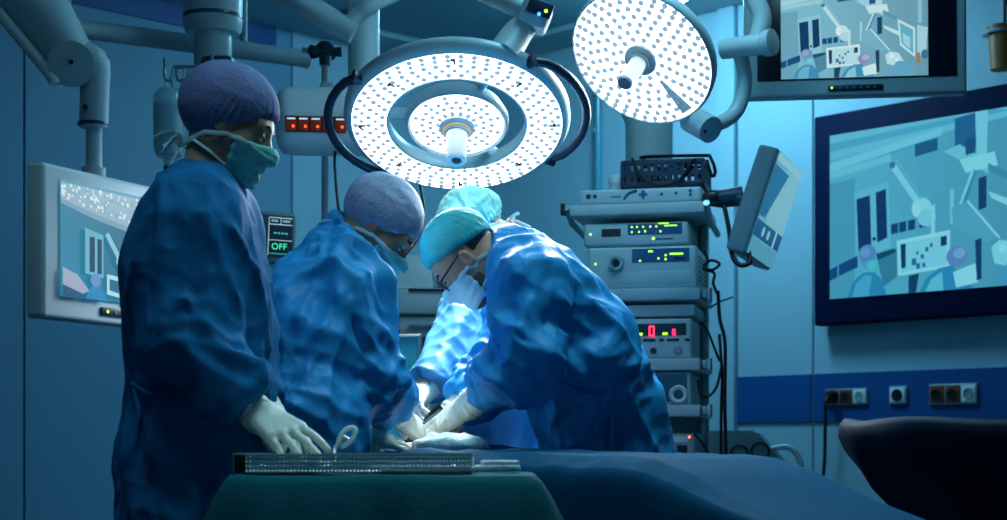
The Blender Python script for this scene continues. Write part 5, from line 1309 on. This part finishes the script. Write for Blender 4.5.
# instruments in the tray
def scissors(name, label, loc, rz, ln, tilt=0., open_=.12):
    e = empty(name, loc, rz, label, 'instrument'); e.rotation_euler = (0, tilt, rz)
    for s in (-1, 1):
        mb = MB(); a = open_ * s
        mb.tube([(ln * .5, -a * ln * .3, 0), (ln * .1, 0, 0), (-ln * .3, a * ln * .5, 0)], [.0016, .0032, .0028], 8); r = .014; c = (-ln * .3 - r, a * ln * .5 + s * .006, 0)
        mb.tube([(c[0] + r * math.cos(k * math.pi / 6), c[1] + r * math.sin(k * math.pi / 6), 0) for k in range(13)], .0027, 7, cap=False); mb.build('blade', MATS['steel'], e)
    mb = MB(); mb.cyl((ln * .1, 0, -.005), (ln * .1, 0, .005), .004, 10); mb.build('pivot', MATS['dark_steel'], e); return e
scissors('surgical_scissors', 'steel surgical scissors lying in the perforated tray by the gloved hand', (to[0] - .1, 2.9, tz + .012), .3, .16)
scissors('haemostat', 'long steel haemostat lying across the middle of the perforated tray', (to[0] + .02, 2.87, tz + .012), -.25, .18)
scissors('clamp', 'short steel clamp at the gauze end of the perforated tray', (to[0] + .12, 2.94, tz + .013), 2.6, .14)
for i, (x, y, a, lb) in enumerate(((-.03, 2.97, .1, 'slim steel forceps at the back of the perforated tray'), (.1, 2.85, -.05, 'slim steel forceps near the front side of the perforated tray'))):
    e = empty('forceps', (to[0] + x, y, tz + .014), a, lb, 'instrument')
    for s in (-1, 1): mb = MB(); mb.tube([(-.07, 0, 0), (-.02, s * .007, .002), (.04, s * .005, .002), (.075, s * .001, 0)], [.004, .005, .003, .001], 8, smooth=4, flat=.4); mb.build('arm', MATS['steel'], e)
# flat white swab in front of the drape fold beside the tray
g2 = MB(); g2.box((0, 0, .006), (.085, .06, .012), .005); g2.box((.005, .0, .016), (.07, .05, .008), .004); o = g2.build('folded_swab', MATS['gauze']); o.location = (P(497, HZ, 2.88)[0], 2.88, TT + .004); tag(o, 'small folded white swab on the green cloth beside the tray', 'swab')
# curved white loop the nurse reaches for
lo_ = P(345, 442, 3.05); e = empty('loop_clamp', lo_, 0, 'shiny ring-handled clamp leaning on the tray rim in front of the lilac-capped surgeon', 'instrument')
g = lambda px, py, d=3.05: tuple(P(px, py, d) - lo_)
mb = MB(); mb.tube([g(338, 445), g(341, 436), g(347, 429), g(354, 428), g(355, 434), g(350, 441), g(343, 446), g(338, 445)], .0048, 8, smooth=5); mb.build('ring', MATS['gauze'], e)
mb = MB(); mb.tube([g(340, 445), g(336, 447.5, 3.03), g(334, 451, 3.0), g(334, 464, 2.93)], [.006, .005, .0045, .004], 8, smooth=4); mb.build('shank', MATS['steel'], e)
mb = MB(); mb.tube([g(341, 436), g(346, 438), g(350, 441)], .0035, 7); mb.build('crosspiece', MATS['steel'], e)

# dark bag stand at the right
bc = P(1045, HZ, 3.55); bc[2] = 0; zr = CAMH + (HZ - 429) * 3.55 / F
e = empty('linen_stand', bc, 0, 'ring-topped stand holding a dark navy linen bag at the drape end', 'stand')
mb = MB(); mb.tube([(.43 * math.cos(2 * math.pi * k / 40), .31 * math.sin(2 * math.pi * k / 40), zr) for k in range(41)], .008, 10, cap=False); mb.build('ring', MATS['steel'], e)
for a in (55, 90, 125): mb = MB(); mb.tube([(.42 * math.cos(math.radians(a)), .3 * math.sin(math.radians(a)), zr), (.25 * math.cos(math.radians(a)), .2 * math.sin(math.radians(a)), .05)], .011, 10); mb.build('leg', MATS['steel'], e)
for a in (55, 90, 125): mb = MB(); x, y = .25 * math.cos(math.radians(a)), .2 * math.sin(math.radians(a)); mb.cyl((x - .01, y, .03), (x + .01, y, .03), .03, 14); mb.build('caster', MATS['dark_plastic'], e)
n = 160; th_ = np.arange(n) * 2 * math.pi / n; V = []
prof = [(.955, -.03), (.955, .008), (.98, .018), (1.02, .018), (1.045, .006), (1.04, -.02), (1.0, -.05), (.93, -.09), (.85, -.13), (.74, -.18), (.62, -.225), (.52, -.27), (.45, -.33), (.4, -.42), (.37, -.52), (.34, -.6), (.2, -.64), (.02, -.65)]
for r, z in prof:
    w_ = 1 + (.035 * np.sin(th_ * 9 + z * 12) + .02 * np.sin(th_ * 17 + 1 - z * 20)) * min(1, max(0, -z * 8))
    V.append(np.c_[.43 * r * w_ * np.cos(th_), .31 * r * w_ * np.sin(th_), np.full(n, zr + z) + .004 * np.sin(th_ * 7)])
v = np.concatenate(V); ff = np.concatenate([np.stack([r * n + np.arange(n), r * n + (np.arange(n) + 1) % n, (r + 1) * n + (np.arange(n) + 1) % n, (r + 1) * n + np.arange(n)], 1) for r in range(len(prof) - 1)])
o = npmesh('linen_bag', v, ff, MATS['drape_navy'], None); o.location = (bc[0], bc[1], 0); so_ = o.modifiers.new('thickness', 'SOLIDIFY'); so_.thickness = .003; tag(o, 'dark navy linen bag sagging from the ring of the stand', 'bag')

# ================================================================ people
# standing nurse
Y = 3.3
torso = [(P(207, 196, Y), .056, .03), (P(198, 226, Y), .095, .08), (P(193, 272, Y), .124, .07), (P(201, 330, Y), .125, .055), (P(204, 392, Y), .116, .055), (P(198, 455, Y), .114, .055), (P(197, 520, Y), .12, .05), (np.array([P(194, 520, Y)[0], Y, .3]), .13, .04)]
armsW = [([P(193, 231, Y - .13), P(186, 345, Y - .17), P(250, 404, Y - .19)], [.08, .08, .06]),
         ([P(190, 222, Y + .15), P(214, 340, Y + .11), P(266, 410, Y - .02)], [.083, .075, .05])]
h1 = P(258, 415, Y - .2)
hW = [(h1, P(322, 456, Y - .33) - h1, np.array([.35, -.75, .55]), [.2, .18, .2, .25], 1, .5, 1.05, .1),
      (P(268, 412, Y - .03), P(302, 448, Y - .1) - P(268, 412, Y - .03), np.array([.3, .2, .8]), .5, -1, .5, .95, .09)]
lnW = [([(200, 215), (232, 300), (258, 380)], .012, .012), ([(170, 250), (160, 330), (150, 390)], .012, .01), ([(186, 300), (215, 345), (255, 372)], .01, .014), ([(175, 340), (215, 372), (250, 392)], .01, .012), ([(230, 230), (256, 290), (268, 350)], .012, .012), ([(165, 380), (205, 402), (238, 416)], .012, .012), ([(150, 215), (135, 260), (128, 300)], .012, .012), ([(205, 430), (200, 480), (196, 519)], .014, .014), ([(160, 400), (150, 460), (142, 519)], .014, .014)]
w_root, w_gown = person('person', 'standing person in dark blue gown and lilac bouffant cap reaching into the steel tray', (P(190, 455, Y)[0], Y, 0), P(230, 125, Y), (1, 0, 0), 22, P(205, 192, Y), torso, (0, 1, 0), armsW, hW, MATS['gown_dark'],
       dict(size=(.118, .098, .104), mat=MATS['cap_lilac_dark'], fold=.005, pleat=.0016, front=.042, back=-.09, knot=(-.08, 0, -.078), tails=[(-.05, .03, -.02), (-.02, .03, -.045)]), lines=lnW, seed=1, fold=.017, grain=(.12, 0, -1), grain2=(.6, .2, -.8))

# lilac-capped surgeon on the left side of the table
Y = 3.85
torso = [(P(350, 248, Y), .055, .03), (P(343, 275, Y - .02), .085, .08), (P(325, 306, Y - .03), .128, .08), (P(305, 360, Y - .09), .142, .065), (P(297, 430, Y - .18), .135, .055), (P(292, 500, Y - .19), .135, .05), (np.array([P(292, 500, Y - .19)[0], Y - .19, .3]), .135, .04)]
armsS2 = [([P(352, 290, Y - .16), P(366, 378, Y - .14), P(390, 406, Y + .02)], [.086, .076, .062]),
          ([P(345, 286, Y + .13), P(312, 400, Y + .09), P(338, 434, Y - .06)], [.085, .07, .046])]
hS2 = [(P(396, 411, Y + .04), P(430, 443, Y + .14) - P(396, 411, Y + .04), np.array([.55, -.45, .6]), [.2, .28, .36, .45], 1, .5, 1.06, .1),
       (P(350, 435, Y - .06), P(402, 442, Y - .02) - P(350, 435, Y - .06), np.array([.1, -.35, .9]), [.2, .22, .25, .3], -1, .4, 1.0, .1)]
lnS = [([(352, 262), (352, 320), (372, 395)], .012, -.014), ([(370, 270), (388, 310), (398, 350)], .01, .012), ([(340, 290), (320, 330), (300, 350)], .012, .012), ([(330, 262), (300, 275), (276, 300)], .012, .012), ([(360, 330), (378, 352), (400, 360)], .01, .012), ([(356, 352), (376, 372), (402, 378)], .01, .012), ([(350, 300), (330, 360), (322, 420)], .014, .014), ([(290, 300), (282, 360), (285, 420)], .014, .012), ([(318, 340), (300, 390), (290, 440)], .012, .012), ([(362, 385), (384, 398), (402, 402)], .009, .012)]
person('person', 'bent person in blue gown and lilac cap operating from the tray side', (P(292, 500, Y - .19)[0], Y - .19, 0), P(379, 227, Y), (1, 0, 0), 43, P(350, 250, Y), torso, (0, 1, 0), armsS2, hS2, MATS['gown_blue'],
       dict(size=(.112, .093, .1), mat=MATS['cap_lilac'], fold=.004, pleat=.0014, front=.036, back=-.078, knot=(-.07, 0, -.085), tails=[(-.04, .03, -.02)]), lines=lnS, seed=2, fold=.021, grain=(.1, 0, 1), grain2=(.7, .2, -.7))

# green-capped surgeon on the right side of the table
Y = 4.05
torso = [(P(507, 262, Y), .062, .03), (P(528, 279, Y), .095, .09), (P(547, 306, Y + .02), .122, .085), (P(576, 353, Y + .06), .135, .075), (P(600, 412, Y + .16), .146, .065), (P(610, 475, Y + .2), .155, .06), (np.array([P(614, 475, Y + .2)[0], Y + .2, .3]), .16, .05)]
armsS3 = [([P(533, 284, Y - .19), P(524, 362, Y - .22), P(480, 397, Y - .1)], [.093, .088, .058]),
          ([P(525, 276, Y + .19), P(505, 372, Y + .16), P(458, 408, Y + .06)], [.09, .075, .05])]
hS3 = [(P(473, 402, Y - .08), P(424, 436, Y - .02) - P(473, 402, Y - .08), np.array([-.45, -.5, .75]), [.16, .24, .34, .42], -1, .8, 1.12, .11),
       (P(455, 409, Y + .05), P(432, 428, Y + .04) - P(455, 409, Y + .05), np.array([-.5, .2, .8]), [.55, .55, .6, .6], 1, .7, 1.0, .09)]
lnG = [([(505, 262), (545, 262), (580, 285)], .012, .01), ([(520, 275), (560, 300), (590, 330)], .012, .012), ([(548, 320), (570, 345), (560, 372)], .012, -.014), ([(555, 330), (590, 352), (630, 366)], .011, .014), ([(560, 360), (595, 378), (640, 384)], .011, .014), ([(500, 320), (520, 345), (545, 356)], .01, .013), ([(478, 365), (500, 378), (520, 396)], .01, .012), ([(605, 395), (625, 380), (650, 372)], .008, .012), ([(604, 398), (600, 430), (606, 452)], .008, .012), ([(625, 390), (640, 420), (652, 450)], .012, .014), ([(560, 385), (556, 420), (564, 450)], .013, .013), ([(590, 300), (615, 330), (632, 356)], .012, .012), ([(530, 300), (520, 330), (508, 360)], .012, .012)]
def green_extras(root, base, toW, toL, R, hc, hs, shape, Mh):
    shape('hair', lambda q: np.maximum(np.maximum(hs(q) - .0022, q[:, 0] + .022), np.maximum(q[:, 2] - .03, -(q[:, 2] + .055))), (-.14, -.1, -.1), (.02, .1, .1), .003, MATS['hair'])
    shape('beard', lambda q: np.maximum(np.maximum(hs(q) - .0016, .012 - q[:, 0]), q[:, 2] + .058), (-.02, -.1, -.15), (.13, .1, .02), .003, mat('beard', '#6a4d40', .7, var=.3, vs=90))
    mb = MB()
    for s in (-1, 1):
        mb.tube([(-.01, s * .083, .012), (.05, s * .08, .008), (.1, s * .07, .004)], .0032, 6)
        mb.tube([(.104 + .014 * 0, s * .036 + .03 * math.cos(k * math.pi / 8), -.004 + .021 * math.sin(k * math.pi / 8)) for k in range(17)], .0028, 6, cap=False)
    mb.tube([(.104, -.008, .002), (.112, 0, .005), (.104, .008, .002)], .0028, 6, smooth=3)
    bmesh.ops.transform(mb.bm, matrix=Mh, verts=mb.bm.verts); mb.build('eyeglasses', MATS['dark_plastic'], root)
    mb = MB()
    for s in (-1,): mb.tube([(-.08, s * .035, -.012), (-.096, s * .045, -.03), (-.1, s * .046, -.055), (-.088, s * .04, -.075)], .005, 6, smooth=4, flat=.4); mb.tube([(-.08, s * .035, -.012), (-.1, s * .05, -.02), (-.112, s * .06, -.045)], .0045, 6, smooth=4, flat=.4)
    bmesh.ops.transform(mb.bm, matrix=Mh, verts=mb.bm.verts); mb.build('cap_tie', MATS['tie'], root)
    # waist tie of the gown
g_root, g_gown = person('person', 'bent person in blue gown, green cap and eyeglasses operating in front of the cart', (P(614, 475, Y + .2)[0], Y + .2, 0), P(465, 257, Y - .02), (-1, 0, 0), 52, P(507, 264, Y), torso, (0, 1, 0), armsS3, hS3, MATS['gown_blue'],
       dict(size=(.104, .086, .094), c=(-.012, 0, .042), mat=MATS['cap_green'], mask='mask_white', fold=.0022, pleat=.0006, front=.056, back=-.005, knot=(-.09, 0, -.08), tails=[(-.045, .02, -.01), (-.03, .03, .02)]), male=True, extras=green_extras, lines=lnG, seed=3, fold=.021, grain=(.45, 0, -.9), grain2=(.85, .2, .5))

def gown_tie(root, gown, lines, d0, d1, r=.008, m='gown_blue'):
    b = A3(root.location)
    for pts in lines:
        q = [raysurf(gown, x, y, d0, d1) for x, y in pts]; q = [tuple(a - b + np.array([0, -.012, 0])) for a in q if a is not None]
        if len(q) > 1: mb = MB(); mb.tube(q, r, 8, smooth=5, flat=.6); mb.build('gown_tie', MATS[m], root)
gown_tie(g_root, g_gown, [[(560, 384), (582, 394), (604, 397), (625, 388), (648, 370)], [(604, 397), (596, 415), (600, 440)], [(604, 397), (612, 420), (610, 447)]], 3.4, 4.6)
gown_tie(w_root, w_gown, [[(132, 384), (150, 394), (172, 396)], [(136, 388), (140, 410), (137, 432)]], 2.7, 3.7, .006, 'gown_dark')
# assistant behind
Y = 4.68
torso = [(P(500, 246, Y), .05, .03), (P(498, 272, Y), .08, .08), (P(498, 308, Y), .115, .08), (P(505, 370, Y + .02), .135, .07), (P(508, 430, Y + .05), .14, .065), (P(508, 480, Y + .05), .15, .065), (np.array([P(508, 480, Y + .05)[0], Y + .05, .3]), .15, .05)]
armsS4 = [([P(480, 288, Y - .15), P(455, 360, Y - .24), P(424, 388, Y - .39)], [.085, .082, .058]),
          ([P(485, 288, Y + .15), P(466, 372, Y + .06), P(444, 400, Y - .16)], [.085, .075, .055])]
hS4 = [(P(421, 394, Y - .4), P(412, 421, Y - .5) - P(421, 394, Y - .4), np.array([-.8, -.3, .3]), [.6, .6, .65, .65], -1, .7, .95, .1),
       (P(441, 404, Y - .18), P(424, 420, Y - .32) - P(441, 404, Y - .18), np.array([-.6, -.2, .6]), [.6, .6, .65, .65], 1, .7, .95, .09)]
lnA = [([(470, 310), (450, 350), (432, 378)], .012, .012), ([(480, 330), (466, 370), (450, 392)], .012, .014), ([(440, 345), (455, 362), (470, 370)], .01, .012), ([(424, 372), (440, 378), (455, 384)], .01, .012)]
person('person', 'person in pale blue gown and mint bouffant cap behind the green-capped surgeon', (P(508, 430, Y + .05)[0], Y + .05, 0), P(473, 229, Y), (-1, -.15, 0), 40, P(500, 240, Y), torso, (0, 1, 0), armsS4, hS4, MATS['gown_light'],
       dict(size=(.108, .09, .098), mat=MATS['cap_mint'], fold=.0055, pleat=.003, front=.045, back=-.045, knot=(-.085, 0, -.065), tails=[(-.05, .03, .01), (-.05, .02, -.05)]), lines=lnA, seed=4, fold=.018, grain=(.6, 0, .8), grain2=(-.5, .2, .8))

# instruments held over the wound
hp = P(408, 425, 4.1); e = empty('retractor', hp, 0, 'steel retractor held upright over the wound by the assistant', 'instrument')
g = lambda px, py, d=4.1: tuple(P(px, py, d) - hp)
mb = MB(); mb.tube([g(407, 384), g(407.5, 405), g(409, 428, 4.05), g(418, 437, 4.03)], [.006, .006, .005, .004], 8, smooth=4, flat=.6); mb.build('shaft', MATS['dark_steel'], e)
hp2 = P(432, 420, 4.0); e = empty('needle_holder', hp2, 0, 'dark needle holder in the gloved hand of the green-capped surgeon', 'instrument')
g = lambda px, py, d=3.95: tuple(P(px, py, d) - hp2)
mb = MB(); mb.tube([g(424, 421), g(432, 414), g(441, 406)], [.004, .008, .009], 8, flat=.7); mb.build('jaws', MATS['black_rubber'], e)
mb = MB(); mb.tube([g(423, 424), g(430, 417), g(440, 409)], [.003, .006, .006], 8); mb.build('handle', MATS['dark_steel'], e)
